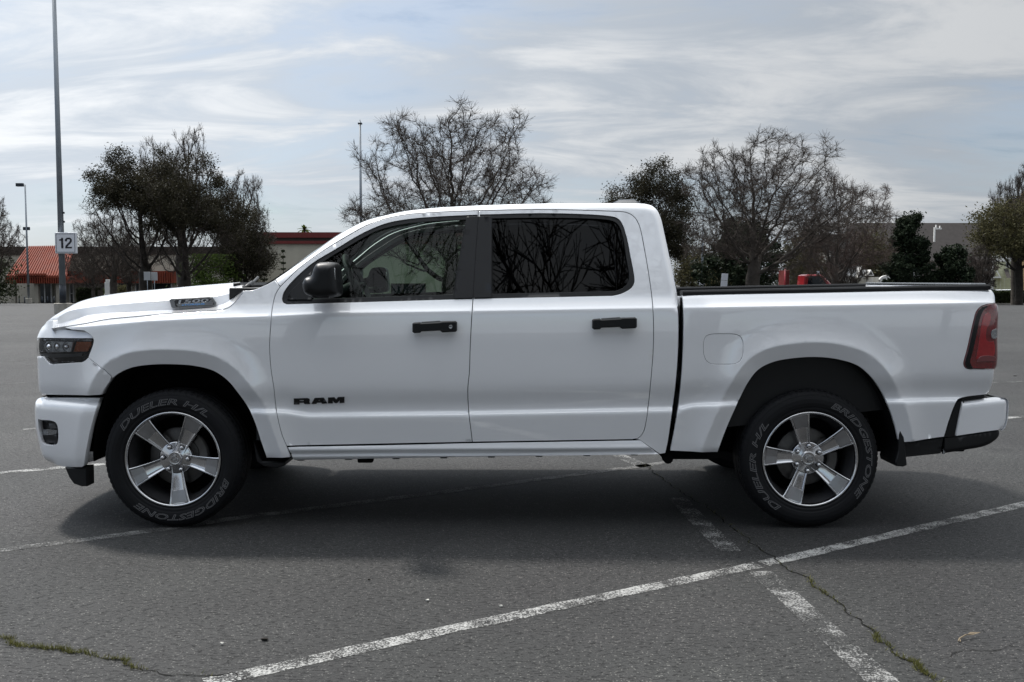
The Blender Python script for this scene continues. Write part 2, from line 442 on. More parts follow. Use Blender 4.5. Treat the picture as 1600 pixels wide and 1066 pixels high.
def panel(name, out, yf=Yside, mat=None, holes=(), fillets=(), gap=0.0033, hem=0.025, h=0.03, parent=truck, off=0.0, mirror=True, body=True, rings=()):
    out = offset_loop(out, -gap)
    hl = [offset_loop(q if area2(q) > 0 else q[::-1], gap) for q in holes]
    x0, z0 = out.min(0); x1, z1 = out.max(0)
    xs = np.arange(x0, x1, h); rows = []
    if body:
        c, s = zc(xs), zs(xs)
        for d in ROWS_C: rows.append(np.stack([xs, c + d], 1))
        for d in ROWS_S: rows.append(np.stack([xs, s + d], 1))
        for k in np.arange(.16, 1.0, .035): rows.append(np.stack([xs, s + k], 1))
    else:
        for zz in np.arange(z0, z1, h): rows.append(np.stack([xs, np.full_like(xs, zz)], 1))
    pts = np.concatenate(rows)
    pts = pts[(pts[:, 1] > z0) & (pts[:, 1] < z1)]
    extra = []
    for line, rad in list(fillets) + [(l, None) for l in rings]:
        d = np.gradient(line, axis=0); d /= np.maximum(np.linalg.norm(d, axis=1, keepdims=True), 1e-9)
        nr = np.stack([-d[:, 1], d[:, 0]], 1)
        lv = [rad * k for k in (.02, .06, .13, .24, .4, .6, .8, 1.0)] if rad else [.012, .03, .05, .07, FW - .008, FW - .002, FW + .004, FW + .012, FW + .03, FW + .06, FW + .1, FW + .15]
        for t in lv:
            for sg in (1, -1): extra.append(line + sg * t * nr)
    if extra: pts = np.concatenate([pts] + extra)
    ok = inside(pts, out)
    for q in hl: ok &= ~inside(pts, q)
    pts = pts[ok]
    db = dist(pts, out, True)
    for q in hl: db = np.minimum(db, dist(pts, q, True))
    pts = pts[db > min(0.008, h * .35)]
    feat = []
    if body:                                       # rows along the two creases stay connected
        xf = np.arange(x0, x1, .02)
        for fn, offs in ((zc, (-.020, -.010, -.002, .003, .008, .014, .024)), (zs, (-.016, -.007, -.003, .001, .008, .015))):
            for d in offs:
                r_ = np.stack([xf, fn(xf) + d], 1); k_ = inside(r_, out)
                for q in hl: k_ &= ~inside(r_, q)
                dd = dist(r_, out, True)
                for q in hl: dd = np.minimum(dd, dist(r_, q, True))
                feat.append((r_, k_ & (dd > .004)))
        fz = np.concatenate([r_[k_] for r_, k_ in feat]) if feat else np.zeros((0, 2))
        if len(fz) and len(pts):
            keep = np.ones(len(pts), bool)
            for fn, a_, b_ in ((zc, -.024, .028), (zs, -.019, .018)):
                dz_ = pts[:, 1] - fn(pts[:, 0]); keep &= ~((dz_ > a_) & (dz_ < b_))
            pts = pts[keep]
    if len(pts):                                   # drop near-duplicates
        _, ix = np.unique(np.round(pts / 0.0025).astype(int), axis=0, return_index=True); pts = pts[ix]
    loops = [out] + hl
    allp = np.concatenate(loops + [pts]); edges = []; b = 0
    for q in loops:
        edges += [(b + i, b + (i + 1) % len(q)) for i in range(len(q))]; b += len(q)
    for r_, k_ in feat:
        ids = np.full(len(r_), -1); ids[k_] = len(allp) + np.arange(k_.sum()); allp = np.concatenate([allp, r_[k_]])
        edges += [(int(ids[i]), int(ids[i + 1])) for i in range(len(r_) - 1) if ids[i] >= 0 and ids[i + 1] >= 0]
    v, e, f, ov, oe, of = delaunay_2d_cdt([Vector(map(float, p)) for p in allp], edges, [], 0, 1e-6)
    v = np.array([(p[0], p[1]) for p in v]); f = np.array(f)
    cen = v[f].mean(1); ok = inside(cen, out)
    for q in hl: ok &= ~inside(cen, q)
    f = f[ok]
    a = v[f]; ar = (a[:, 1, 0] - a[:, 0, 0]) * (a[:, 2, 1] - a[:, 0, 1]) - (a[:, 2, 0] - a[:, 0, 0]) * (a[:, 1, 1] - a[:, 0, 1])
    f[ar < 0] = f[ar < 0][:, ::-1]; f = f[np.abs(ar) > 1e-10]
    def depth(p):
        y = yf(p[:, 0], p[:, 1]) + off
        for line, rad in fillets:
            t = np.clip(dist(p, line), 0.0, rad)
            y = y + rad - np.sqrt(np.maximum(rad * rad - (rad - t) ** 2, 0))
        return y
    y = depth(v)
    V = [np.stack([v[:, 0], y, v[:, 1]], 1)]; F = [tuple(t) for t in f]; b = len(v)
    for q in loops:                                # edges turned inwards
        yq = depth(q); n = len(q)
        q2 = offset_loop(q, .0012 if q is out else -.0012)
        for qq, dy in ((q, 0), (q2, .0018), (q2, hem)): V.append(np.stack([qq[:, 0], yq + dy, qq[:, 1]], 1))
        for r in range(2):
            for i in range(n):
                j = (i + 1) % n
                F.append((b + r * n + j, b + r * n + i, b + (r + 1) * n + i, b + (r + 1) * n + j) if q is out else
                         (b + r * n + i, b + r * n + j, b + (r + 1) * n + j, b + (r + 1) * n + i))
        b += 3 * n
    V = np.concatenate(V)
    o = add(name, [tuple(p) for p in V], F, mat, parent, True)
    if mirror: far(o, parent)
    return o
def far(o, parent):
    """the same part on the far side of the truck"""
    me = o.data.copy()
    co = np.empty(len(me.vertices) * 3); me.vertices.foreach_get('co', co); co = co.reshape(-1, 3)
    co[:, 1] = 2 * YC - co[:, 1]; me.vertices.foreach_set('co', co.ravel()); me.flip_normals(); me.update()
    return link(o.name.split('.')[0], me, parent)
def bridge(name, xz, yn, crown, mat, parent=truck, nu=16, mirror_y=True, bulge=None):
    """surface from a near edge curve across to the far side, bulging along the curve's normal"""
    d = np.gradient(xz, axis=0); d /= np.maximum(np.linalg.norm(d, axis=1, keepdims=True), 1e-9)
    nr = np.stack([-d[:, 1], d[:, 0]], 1)
    V, F, m = [], [], len(xz)
    for k in range(nu + 1):
        u = -math.cos(math.pi * k / nu)
        c = np.broadcast_to(crown, (m,)) * (1 - u * u)
        p = xz + nr * c[:, None]
        y = YC + u * (YC - yn)
        V += [(p[i, 0], y[i], p[i, 1]) for i in range(m)]
    for k in range(nu):
        for i in range(m - 1): F.append((k * m + i, k * m + i + 1, (k + 1) * m + i + 1, (k + 1) * m + i))
    return add(name, V, F, mat, parent, True)

PAINT = M['paint']
# ---- outlines shared by neighbouring panels (pixels of the photograph)
g_front = [(437.6, 448), (430.5, 460), (425, 483.7), (422.7, 510), (421, 540), (423, 575), (427.6, 606), (432, 644.5), (440, 678.5), (447.6, 697.4)]
g_top_f = [(437.6, 448), (466, 420.7), (497.5, 397), (539.5, 371), (576, 351), (602.5, 342), (636.6, 335.4), (681, 332), (747.5, 329.3)]
g_mid = [(747.5, 329.3), (743, 400), (739, 467), (736.5, 505), (734.6, 545), (733.4, 581), (731, 606), (732, 640), (736.6, 678.5), (738, 691)]
g_top_r = [(747.5, 329.3), (857.5, 327.6), (949, 330), (978, 332), (991, 339), (999, 352.5), (1007, 389), (1015, 436.5), (1019, 468), (1021, 497), (1021, 542.5), (1016, 606), (1010, 657), (1005, 676), (998, 684.5), (988, 687)]
w_front = [(441, 467), (443.7, 457.5), (455.5, 441.7), (487, 413), (523.7, 390.5), (565.7, 365.6), (602.5, 350), (636.6, 343.3), (681, 339.4), (747, 336.2)]
sA, sM = S(g_front), S(g_mid)
sTF, sTR = S(g_top_f), S(g_top_r)
sBF, sBR = S([(447.6, 697.4), (738, 691)]), S([(738, 691), (988, 687)])
wf = loop(S(w_front), S([(746.2, 337), (738, 466.8)], smooth=False), S([(738, 466.8), (447.6, 475.2)], smooth=False), S([(447.6, 475.2), (442.5, 472.5), (441, 467)]))
wr = loop(S([(750.5, 336), (860, 334), (949, 338), (963, 341), (970, 347), (978, 368), (985, 402), (991, 436.5), (990, 444), (985, 451), (970, 459), (957, 462)]), S([(957, 462), (742, 466.6)], smooth=False))
rf_, rr_ = [AF], [AR]
# ---- doors
fd = panel('front_door', loop(sA, sBF, sM[::-1], sTF[::-1]), mat=PAINT, holes=[wf], rings=rf_)
rd = panel('rear_door', loop(sM, sBR, sTR[::-1]), mat=PAINT, holes=[wr])
# ---- black window surrounds, pillars and glass
gf = loop(S([(466, 452), (478, 433), (503, 410), (545, 384), (585, 362), (612, 353.5), (640, 348.5), (681, 345), (728, 343)]), S([(728, 343), (708, 460.5)], smooth=False), S([(708, 460.5), (462, 469)], smooth=False))
gr = loop(S([(768.8, 341), (860, 340), (948, 343), (960, 346), (967, 352), (974, 370), (979, 402), (983.5, 431), (982, 441), (976, 449), (962, 455.5)]), S([(962, 455.5), (768.8, 459.8)], smooth=False))
panel('window_surround', wf, mat=M['satin_black'], holes=[gf], off=.006, gap=-.0005, hem=.03)
panel('window_surround', wr, mat=M['satin_black'], holes=[gr], off=.006, gap=-.0005, hem=.03)
bp1 = loop(S([(729.5, 339.5), (747.1, 338.5), (742.8, 400), (738.9, 465.2), (709.3, 466)], smooth=False))
bp2 = loop(S([(747.7, 338.5), (768, 338.2), (768, 464.5), (743.4, 465.1), (739.4, 465.1), (743.3, 400)], smooth=False))
def Yglass(x, z):
    return .069 + (np.asarray(z, float) - zs(x) - .085) * .405 - .03 * ((np.asarray(z, float) - 1.6) ** 2 - .07) + 0 * np.asarray(x)
panel('pillar_cover', bp1, yf=Yglass, mat=M['pillar_black'], off=-.010, gap=0.0, hem=.004)
panel('pillar_cover', bp2, yf=Yglass, mat=M['pillar_black'], off=-.010, gap=0.0, hem=.004)
panel('front_door_glass', gf, yf=Yglass, mat=M['glass'], off=.016, gap=-.004, hem=.001)
panel('rear_door_glass', gr, yf=Yglass, mat=M['privacy'], off=.016, gap=-.004, hem=.001)
sail = loop(S([(449, 468), (452, 458), (470, 440), (487, 424), (487, 468)], smooth=False))
panel('mirror_base', sail, mat=M['black_plastic'], off=-.004, gap=0, hem=.012)
# ---- cab shell: front pillar, roof rail, rear pillar
RF = 0.045
sil_a = S([(429.5, 437.8), (452, 422.5), (492, 394.5), (528, 368.5), (568, 347), (604, 336.5), (638, 329.5), (690, 324)], RF)
sil_t = S([(690, 324), (760, 320.6), (850, 318), (936, 317.6), (985, 317.6), (1007, 318.4)], RF)
sil_r = S([(1007, 318.4), (1018, 321.5), (1026, 328), (1032, 340), (1038.6, 368), (1046.5, 405), (1053, 436.5), (1057.5, 460), (1059.5, 480)], RF)
sil = np.concatenate([sil_a, sil_t[1:], sil_r[1:]])
low_r = S([(1059.5, 480), (1060.5, 500), (1060, 545), (1057, 590), (1051, 640), (1044, 690), (1040, 708.5)])
cabo = loop(sil, low_r, S([(1040, 708.5), (1031, 710), (1000, 688)], smooth=False), sTR[::-1][3:], sTF[::-1], S([(437.6, 448), (429.5, 437.8)], smooth=False))
fil = resample(np.concatenate([sil, low_r[1:]]), .012)
panel('cab_shell', cabo, mat=PAINT, fillets=[(resample(sil, .012), RF)])
def edge_y(p, rad): return Yside(p[:, 0], p[:, 1]) + rad
ra, rt, rr2 = resample(np.concatenate([S([(398, 458), (429.5, 437.8)], RF, smooth=False)[:1], sil_a]), n=30), resample(np.concatenate([sil_t, sil_r[1:8]]), n=40), resample(sil_r[7:], n=24)
bridge('windshield', ra, edge_y(ra, RF), np.interp(np.linspace(0, 1, len(ra)), [0, .3, .6, 1], [.085, .085, .055, .03]), M['shield'])
bridge('roof', rt, edge_y(rt, RF), 0.03, PAINT)
bridge('cab_rear_wall', rr2, edge_y(rr2, RF), 0.0, PAINT)
zz_ = np.linspace(1.78, 1.42, 6); rw = np.stack([np.interp(-zz_, -rr2[:, 1], rr2[:, 0]), zz_], 1)
bridge('rear_window', rw + np.array([.006, 0]), np.full(len(rw), .50), 0.0, M['privacy'])
# ---- rocker panel with its ridges
rk = pchip(*zip((.30, .12), (.375, .10), (.392, .062), (.404, .045), (.412, .038), (.424, .030), (.430, .040), (.436, .038), (.452, .022), (.462, .0165), (.470, .017), (.48, .022), (.50, .026)))
def Yrock(x, z): return rk(np.asarray(z) - 0.0125 * (np.asarray(x) + 1.2) / 2.2)
rko = loop(S([(449.5, 698.6), (600, 696), (738, 692.6), (880, 690.2), (1001, 688)], yf=Yrock), S([(1001, 688), (1031, 710.5)], yf=Yrock, smooth=False), S([(1031, 710.5), (740, 714.4), (460, 719.5)], yf=Yrock), S([(460, 719.5), (449.5, 698.6)], yf=Yrock, smooth=False))
panel('rocker_panel', rko, yf=Yrock, mat=PAINT, body=False, h=.006 if False else .008, hem=.06)
# ---- fender
hood_seam = [(100, 511.5), (131, 506.5), (168, 499.5), (210, 495.5), (250, 492), (310, 487.3), (341, 485.3), (356, 481.5), (367, 473), (376, 462), (382.5, 454)]
lamp_r = [(131.6, 517.3), (141.5, 524.3), (145.7, 531.3), (144, 541), (139.8, 552), (137.3, 558.8)]
seam_d = [(137.3, 558.8), (162.6, 577.8), (174, 588)]
i_f = int(np.argmin(np.abs(spline([(x, y) for x, y in ARCH_F], 1)[:, 0] - 174)))
arch_rear = ARCH_F[np.argmin(np.abs(ARCH_F[:, 0] - 174) + (ARCH_F[:, 1] > 700) * 999):]
fo = loop(S(hood_seam), S([(382.5, 454), (395, 453), (412, 446.5), (429.5, 437.8)], smooth=True), S([(429.5, 437.8), (437.6, 448)], smooth=False), sA, S([(447.6, 697.4), (454, 714.6)], smooth=False), S([(454, 715), (416, 716)], smooth=False),
          S(arch_rear[::-1], smooth=False), S(seam_d[::-1], smooth=False), S(lamp_r[::-1]), S([(131.6, 517.3), (112, 515.8), (100, 511.5)], smooth=False))
panel('fender', fo, mat=PAINT, rings=rf_)
# ---- bed side with fuel door
bed_top = [(1066, 461), (1079, 459.6), (1300, 454.6), (1500, 450.4), (1537, 449.8), (1547, 452), (1552, 457), (1554.5, 464), (1554.8, 474)]
tl_in = [(1554.8, 474), (1546, 475.2), (1533, 479.5), (1526, 487), (1521.5, 502), (1516, 526), (1510.5, 550), (1506, 567), (1507, 572.5), (1511, 575.6), (1530, 576.6), (1553.8, 577.2)]
bed_re = [(1553.8, 577.2), (1552.5, 590), (1550, 601), (1546, 611), (1540, 616.5)]
bed_bo = [(1540, 617), (1508, 621), (1497, 625.5), (1491, 636), (1483, 658), (1475.5, 683)]
RB = 0.05
bo = loop(S(bed_top, .02), S(tl_in), S(bed_re, .02), S(bed_bo), S([(1475.5, 683), (1404.5, 692)], smooth=False), S(ARCH_R[::-1], smooth=False), S([(1121.6, 707), (1047, 704.8)], smooth=False),
          S([(1047, 704.8), (1053, 675), (1059.5, 636), (1065, 585), (1067.3, 540), (1068, 500), (1067.5, 480), (1066, 461)]))
fu = loop(S([(1099.5, 545), (1100, 534), (1103, 526.5), (1110, 523), (1130, 522), (1150, 523), (1157, 526.5), (1160.5, 534), (1161, 545), (1160, 556), (1156, 564), (1149, 568), (1130, 569), (1111, 568), (1104, 563), (1100.5, 555), (1099.5, 545)]))
panel('bed_side', bo, mat=PAINT, holes=[fu], rings=rr_, fillets=[(resample(S(bed_top, .02), .012), .03), (resample(S(bed_re, .02), .012), .03)])
panel('fuel_door', fu, mat=PAINT, off=.0015, gap=.0012, mirror=False)
# ---- tail lamp
tl = loop(S(tl_in), S([(1553.8, 577.2), (1557.5, 572), (1558.5, 525), (1558.5, 476.5), (1554.8, 474)], .03))
tlf = [(resample(S([(1554, 577), (1557.5, 572), (1558.5, 525), (1558.5, 476.5), (1555, 474)], .03), .012), .045)]
tlo = panel('tail_lamp', tl, mat=M['tail_red'], off=-.004, fillets=tlf, gap=.003)
def tail_piece(px, mat, off, nm='lamp_element'):
    panel(nm, loop(S(px, .005)), mat=mat, off=off, fillets=tlf, gap=0, hem=.012, parent=tlo, mirror=False, h=.015)
tail_piece([(1533, 479.8), (1526.5, 487), (1522, 502), (1516.5, 526), (1511, 550), (1506.6, 567), (1508, 572), (1512, 575), (1518, 575.8), (1516, 570), (1514.5, 565), (1519, 547), (1525, 520), (1530, 497), (1536, 484), (1543, 477.4), (1533, 479.8)], M['gloss_black'], -.006, 'lamp_border')
tail_piece([(1524, 563), (1529, 532), (1533, 505), (1537, 493), (1544, 489), (1547, 494), (1544, 507), (1540, 515), (1540, 531), (1546, 534), (1551, 534), (1551, 556), (1540, 558), (1528, 559), (1524, 563)], M['tail_bright'], -.007)
tail_piece([(1525, 566), (1530, 557.5), (1550, 556.5), (1555, 560), (1554, 563), (1530, 565), (1525, 566)], M['tail_pink'], -.009)
tail_piece([(1548.5, 516.5), (1556, 514), (1556, 527.5), (1549, 528.5), (1547, 523), (1548.5, 516.5)], M['lamp_grey'], -.010, 'reverse_lens')
# ---- rear bumper
def Ybr(x, z): return 0.035 + plan(np.asarray(x)) + 0 * np.asarray(z)
rb_sil = [(1504, 627.5), (1540, 623.5), (1562, 621.2), (1569, 622), (1572, 626.5), (1572, 645), (1570.5, 658), (1567, 668), (1562.5, 672.2)]
rbo = loop(S(rb_sil, .03, Ybr), S([(1562.5, 672.2), (1530, 676.5), (1493.5, 682)], 0, Ybr, smooth=False), S([(1493.5, 682), (1498, 655), (1504, 627.5)], 0, Ybr, smooth=False))
rbl = resample(S(rb_sil, .03, Ybr), .01)
rbump = panel('rear_bumper', rbo, yf=Ybr, mat=PAINT, body=False, h=.02, fillets=[(rbl, .035)], hem=.05)
rs = resample(S(rb_sil[2:], .03, Ybr), n=20)
bridge('bumper_face', rs, np.full(len(rs), .07), 0.0, PAINT, rbump)
def Ybr2(x, z): return 0.05 + plan(np.asarray(x)) + 0 * np.asarray(z)
panel('bumper_corner_trim', loop(S([(1493, 629), (1506, 623), (1508, 626), (1497, 660), (1491.5, 683), (1474, 684.5), (1483, 657)], 0, Ybr2, smooth=False)), yf=Ybr2, mat=M['black_plastic'], body=False, parent=rbump, hem=.1)
rbl2 = [(1562, 672.8), (1562.5, 678), (1560, 684), (1551, 692), (1536.6, 698.5), (1510, 703.5), (1475.5, 709)]
panel('bumper_valance', loop(S(rbl2, .02, Ybr), S([(1475.5, 709), (1476.5, 685.5)], 0, Ybr, smooth=False), S([(1476.5, 685.5), (1562, 672.8)], 0, Ybr, smooth=False)), yf=Ybr, mat=M['black_plastic'], body=False, parent=rbump, hem=.15, off=.006,
      fillets=[(resample(S(rbl2, .02, Ybr), .01), .03)])
mb = MB(); a = P(1540, 622.5, .2); b = P(1563, 619, .2)
mb.box(a[0], b[0] - .01, .12, 1.88, a[2] - .02, a[2] + .002, .004)
for k in range(7):
    xx = a[0] + (b[0] - a[0]) * (k + .5) / 7.5; mb.box(xx, xx + .012, .14, 1.86, a[2] + .0, a[2] + .010, .002)
mb.build('step_pad', M['black_plastic'], rbump)
panel('bed_valance', loop(S([(1404.5, 692.6), (1474.5, 684), (1470.5, 709.2), (1404.5, 716)], 0, Ybr2, smooth=False)), yf=Ybr2, mat=M['black_plastic'], body=False, hem=.12)
mb = MB(); q = [P(1472.5, 709.5, .06), P(1475.5, 709.2, .06), P(1479, 687, .06), P(1476.5, 686, .06)]
mb.prism([(p[0], p[2]) for p in q], .05, .07, .002); mb.build('bracket', M['lamp_grey'], rbump)
def flap(px, y0, y1, name='mud_flap', m='black_plastic', bev=.006):
    mb = MB(); mb.prism([P(x, y, (y0 + y1) / 2)[0::2] for x, y in px], y0, y1, bev)
    o = mb.build(name, M[m], truck); far(o, truck); return o
flap([(1391, 655), (1399, 659), (1401.5, 690), (1404.5, 721), (1399, 723.5), (1388, 722.5), (1386.5, 716), (1391, 700), (1392.5, 680)], .02, .26)
flap([(404, 684), (412, 707), (417, 716), (436, 716), (452, 717), (452, 722), (440, 726), (420, 724), (408, 716)], .08, .30)
# ---- front fascia, headlamp, bumper
RN = 0.06
def Yfr(x, z): return section(np.full_like(np.asarray(x, float), .9)) + plan(x) + .012
nose1 = [(77.5, 501), (70, 505), (64.5, 511), (62, 518), (60, 528)]
zb0 = P(100, 528, .2)[2]
def Ybrow(x, z): return Yfr(x, z) + np.clip(np.asarray(z) - zb0, 0, .1) * .4
brow = loop(S(nose1, RN, Yfr), S([(60, 528), (100, 528.6), (144.5, 528.8)], 0, Yfr), S([(144.5, 528.8), (141, 524.3), (131.2, 518)], 0, Yfr), S([(131.2, 518), (104, 516.3), (80, 514.4), (77.5, 501)], 0, Yfr, smooth=False))
nf1 = [(resample(S([(70, 505), (64.5, 511), (62, 518), (60, 528), (59, 541), (60.6, 557), (61.5, 585), (62.7, 606), (67.5, 617.2)], RN, Yfr), .01), RN)]
fas = panel('front_fascia', brow, yf=Ybrow, mat=PAINT, body=False, h=.02, fillets=nf1, gap=.001, hem=.06)
nose2 = [(60.3, 556.5), (61, 570), (61.5, 585), (62.4, 603), (64, 612), (67.5, 617)]
a_lo = ARCH_F[(ARCH_F[:, 0] < 174) & (ARCH_F[:, 1] < 617.2)]
def Yfas(x, z):
    # the panel below the lamp: a ledge under the lamp that rolls out, then flat
    y = Yside(x, z); return y
f2 = loop(S(nose2, RN), S([(67.5, 617), (158.8, 617.4)], smooth=False), S(a_lo, smooth=False), S([(174, 588), (162.6, 577.8), (137.3, 558.8)], smooth=False), S([(137.3, 558.8), (133, 563), (127, 566), (110, 567), (78, 569), (72, 563), (67, 556.5), (60.3, 556.5)], smooth=False))
panel('lower_fascia', f2, mat=PAINT, body=True, rings=rf_, fillets=[(resample(S(nose2, RN), .01), RN)], parent=fas, hem=.06)
lampo = loop(S([(60, 529), (100, 529.6), (144.2, 529.8)], 0, Yfr), S([(144.2, 529.8), (145.2, 533), (143.5, 541), (139.2, 552), (135, 559.5), (128, 564.6), (110, 566), (78.5, 567.5), (73, 562), (68, 555.5), (59.8, 555)], 0, Yfr, smooth=False), S([(59.8, 555), (59, 541), (60, 529)], RN, Yfr))
lamp = panel('headlight', lampo, yf=Yfr, mat=M['gloss_black'], body=False, h=.02, off=.030, fillets=nf1, gap=.001, hem=.05)
panel('lamp_lens', lampo, yf=Yfr, mat=M['lens'], body=False, h=.02, off=.002, fillets=nf1, gap=.0015, hem=.002, parent=lamp)
def lamp_bit(px, m, off, nm):
    panel(nm, loop(S(px, .02, Yfr, smooth=False)), yf=Yfr, mat=M[m], body=False, h=.02, off=off, fillets=nf1, gap=0, hem=.02, parent=lamp, mirror=False)
lamp_bit([(61, 529.5), (143, 530.2), (144, 533), (110, 533), (62, 531.5)], 'lamp_grey', .010, 'lamp_trim')
lamp_bit([(121, 534.5), (142.5, 534.5), (141.5, 540), (136.5, 549), (116, 549.3)], 'amber', .012, 'amber_reflector')
lamp_bit([(128, 549.5), (136.5, 549.4), (131, 553), (129, 551)], 'satin_black', .012, 'lamp_trim')
lamp_bit([(62, 551), (80, 553), (112, 553.5), (128, 552), (126, 556), (100, 558), (80, 559), (66, 555)], 'badge_grey', .016, 'lamp_trim')
lamp_bit([(62.5, 533), (71, 533), (73, 549), (63, 550)], 'lamp_grey', .018, 'lamp_element')
lamp_bit([(73, 533.5), (115, 534.5), (111, 549.5), (75, 550.5)], 'lamp_silver', .014, 'lamp_reflector')
for cxp, cyp, rr in ((79, 542, 8.2), (93, 541.5, 8.6), (107, 541.5, 8.6)):
    c = P(cxp, cyp, Yfr(P(cxp, cyp, .2)[0], 0) + .016); r_ = rr * .00375
    mb = MB().lathe([(r_, -.004), (r_ * .97, -.012), (r_ * .86, -.014), (r_ * .8, -.004), (r_ * .72, .0)], 24, c); mb.build('projector_ring', M['lamp_grey'], lamp, True)
    mb = MB().lathe([(r_ * .74, -.002), (r_ * .6, -.014), (r_ * .4, -.022), (r_ * .15, -.026), (0.0005, -.0265)], 24, c); mb.build('projector_lens', M['chrome'], lamp, True)
# bumper
ybk = pchip(*zip((.30, .05), (.36, .022), (.40, .010), (.50, .0), (.66, -.004), (.705, .002), (.722, .022), (.735, .05), (.80, .06)))
def Ybf(x, z): return ybk(np.asarray(z)) + plan(x) * .92 + flare(dist(np.stack([np.ravel(x), np.ravel(z)], 1), AF)).reshape(np.shape(x)) * .5 + .004
RB2 = 0.07
nose3 = [(66, 620.5), (60, 624), (57.4, 631), (57, 645), (58.2, 664), (61.5, 682), (65.5, 699), (69, 711), (76, 719.5), (88, 725), (106, 728.5), (131.6, 729)]
a_l3 = ARCH_F[(ARCH_F[:, 0] < 174) & (ARCH_F[:, 1] > 621)]
bfo = loop(S(nose3[:10], RB2, Ybf), S(nose3[9:], .03, Ybf), S(a_l3, 0, Ybf, smooth=False), S([(157.8, 620.6), (110, 620.2), (66, 620.5)], .03, Ybf))
fog = loop(S([(63, 655), (70, 656.2), (82, 657), (89, 659.5), (92, 664), (93.4, 674), (93.2, 687), (91.5, 692), (87, 694.2), (76, 694), (69.5, 691), (66, 680), (63.5, 666)], .025, Ybf))
fbl = resample(S(nose3[:10], RB2, Ybf), .01)
fb = panel('front_bumper', bfo, yf=Ybf, mat=PAINT, body=False, h=.018, holes=[fog], fillets=[(fbl, RB2)], hem=.05)
panel('fog_lamp_recess', loop(S([(62, 654), (94, 656), (94.5, 696), (66, 696)], .025, Ybf, smooth=False)), yf=Ybf, mat=M['gloss_black'], body=False, h=.02, off=.05, fillets=[(fbl, RB2)], hem=.02, parent=fb)
def fogbit(px, m, o1, nm): panel(nm, loop(S(px, .05, Ybf, smooth=False)), yf=Ybf, mat=M[m], body=False, h=.02, off=o1, fillets=[(fbl, RB2)], gap=0, hem=.02, parent=fb, mirror=False)
fogbit([(69, 671), (78, 670), (90.5, 671.5), (91, 676.5), (84, 679), (70, 679), (67, 675)], 'lamp_grey', .030, 'fog_lamp')
fogbit([(78, 661), (88, 661.5), (90, 668.5), (80, 669.5)], 'badge_grey', .035, 'fog_lamp_top')
fogbit([(68, 680), (91.5, 678), (92, 691), (74, 691.5)], 'satin_black', .030, 'fog_lamp_base')
rn = resample(S(nose3[1:10], RB2, Ybf), n=24)
bridge('bumper_face', rn[::-1], Ybf(rn[::-1][:, 0], rn[::-1][:, 1]) + RB2, -0.10 if False else 0.10, PAINT, fb)
gsl = resample(S(nose1[1:] + [(59, 541), (60.6, 557), (61.5, 585), (62.7, 606), (66, 616)], RN, Yfr), n=24)[::-1]
gri = bridge('grille', gsl + np.array([.01, 0]), np.full(len(gsl), .30), 0.10, M['gloss_black'])
for k in range(5):
    zz = gsl[:, 1].min() + (k + .5) / 5 * np.ptp(gsl[:, 1]); xx = np.interp(zz, gsl[:, 1], gsl[:, 0]) if gsl[0, 1] < gsl[-1, 1] else np.interp(zz, gsl[::-1, 1], gsl[::-1, 0])
    mb = MB().tube([(xx + .015 - .10 * (1 - u * u), YC + u * .62, zz) for u in np.linspace(-1, 1, 13)], .012, 6); mb.build('grille_bar', M['satin_black'], gri, True)
pts = [(107, 728), (131.6, 728.5), (141, 728), (141.6, 757.5), (133, 757.5), (121, 753.5), (114, 744)]
dam = MB().prism([P(x, y, .15)[0::2] for x, y in pts], .10, .20, .006).build('air_dam', M['black_plastic'], truck); far(dam, truck)
mb = MB(); mb.box(P(112, 619, .3)[0], P(170, 619, .1)[0], .34, 1.66, P(100, 626, .1)[2], P(100, 608, .1)[2]); mb.build('bumper_gap_filler', M['underbody'], truck)
# ---- hood
n = 64
def hc(px, ys, nn=n):
    p = spline(px, 8); y = np.interp(np.linspace(0, 1, len(p)), np.linspace(0, 1, len(ys)), ys)
    xz = Pv(p, y); q = np.stack([xz[:, 0], y, xz[:, 1]], 1)
    return resample(q, n=nn)
sAm = S([(80.5, 513.0), (100, 510.0)] + [(x_, y_ - 1.3) for x_, y_ in hood_seam[1:-2]] + [(374.8, 461.2), (381, 453.6)]); yA = Yside(sAm[:, 0], sAm[:, 1], False)
A0 = resample(np.stack([sAm[:, 0], yA, sAm[:, 1]], 1), n=n)
L1 = hc([(79, 510.5), (100, 504.5), (120, 498.2), (137, 493.6), (162.6, 490.5), (205, 488.0), (250, 485.6), (300, 482.6), (338, 478.5), (357, 471.5), (369, 463), (380, 454)], [.32, .26, .215, .20, .195, .195, .195, .20, .20])
L2 = hc([(78.2, 508), (90, 497), (106, 487), (141.5, 479.6), (176.7, 476.2), (210, 473.2), (250, 470), (300, 466.3), (336, 463.4), (356, 459), (369, 454.5), (379, 451)], [.36, .29, .24, .222, .218, .218, .218, .222, .225])
T1 = hc([(77.5, 505.5), (86, 496), (98, 487.5), (114, 478), (125, 472), (142, 466.3), (166, 461.2), (203, 456), (250, 451.8), (300, 447), (340, 443.6), (374, 441)], [.50, .50, .50, .5, .5])
C1 = T1.copy(); C1[:, 1] = YC; C1[:, 0] -= np.linspace(.07, .0, n); C1[:, 2] += np.linspace(-.01, -.004, n)
M1 = T1 * .5 + L2 * .5; M1[:, 2] = L2[:, 2] * .30 + T1[:, 2] * .70; M1[:, 1] = .36 + 0 * M1[:, 1]
rowsH = []
def mix(a, b, t): return a * (1 - t) + b * t
rowsH += [A0, mix(A0, L1, .35), mix(A0, L1, .75), mix(A0, L1, .93), L1, mix(L1, L2, .08), mix(L1, L2, .25), mix(L1, L2, .5), mix(L1, L2, .75), mix(L1, L2, .92), L2]
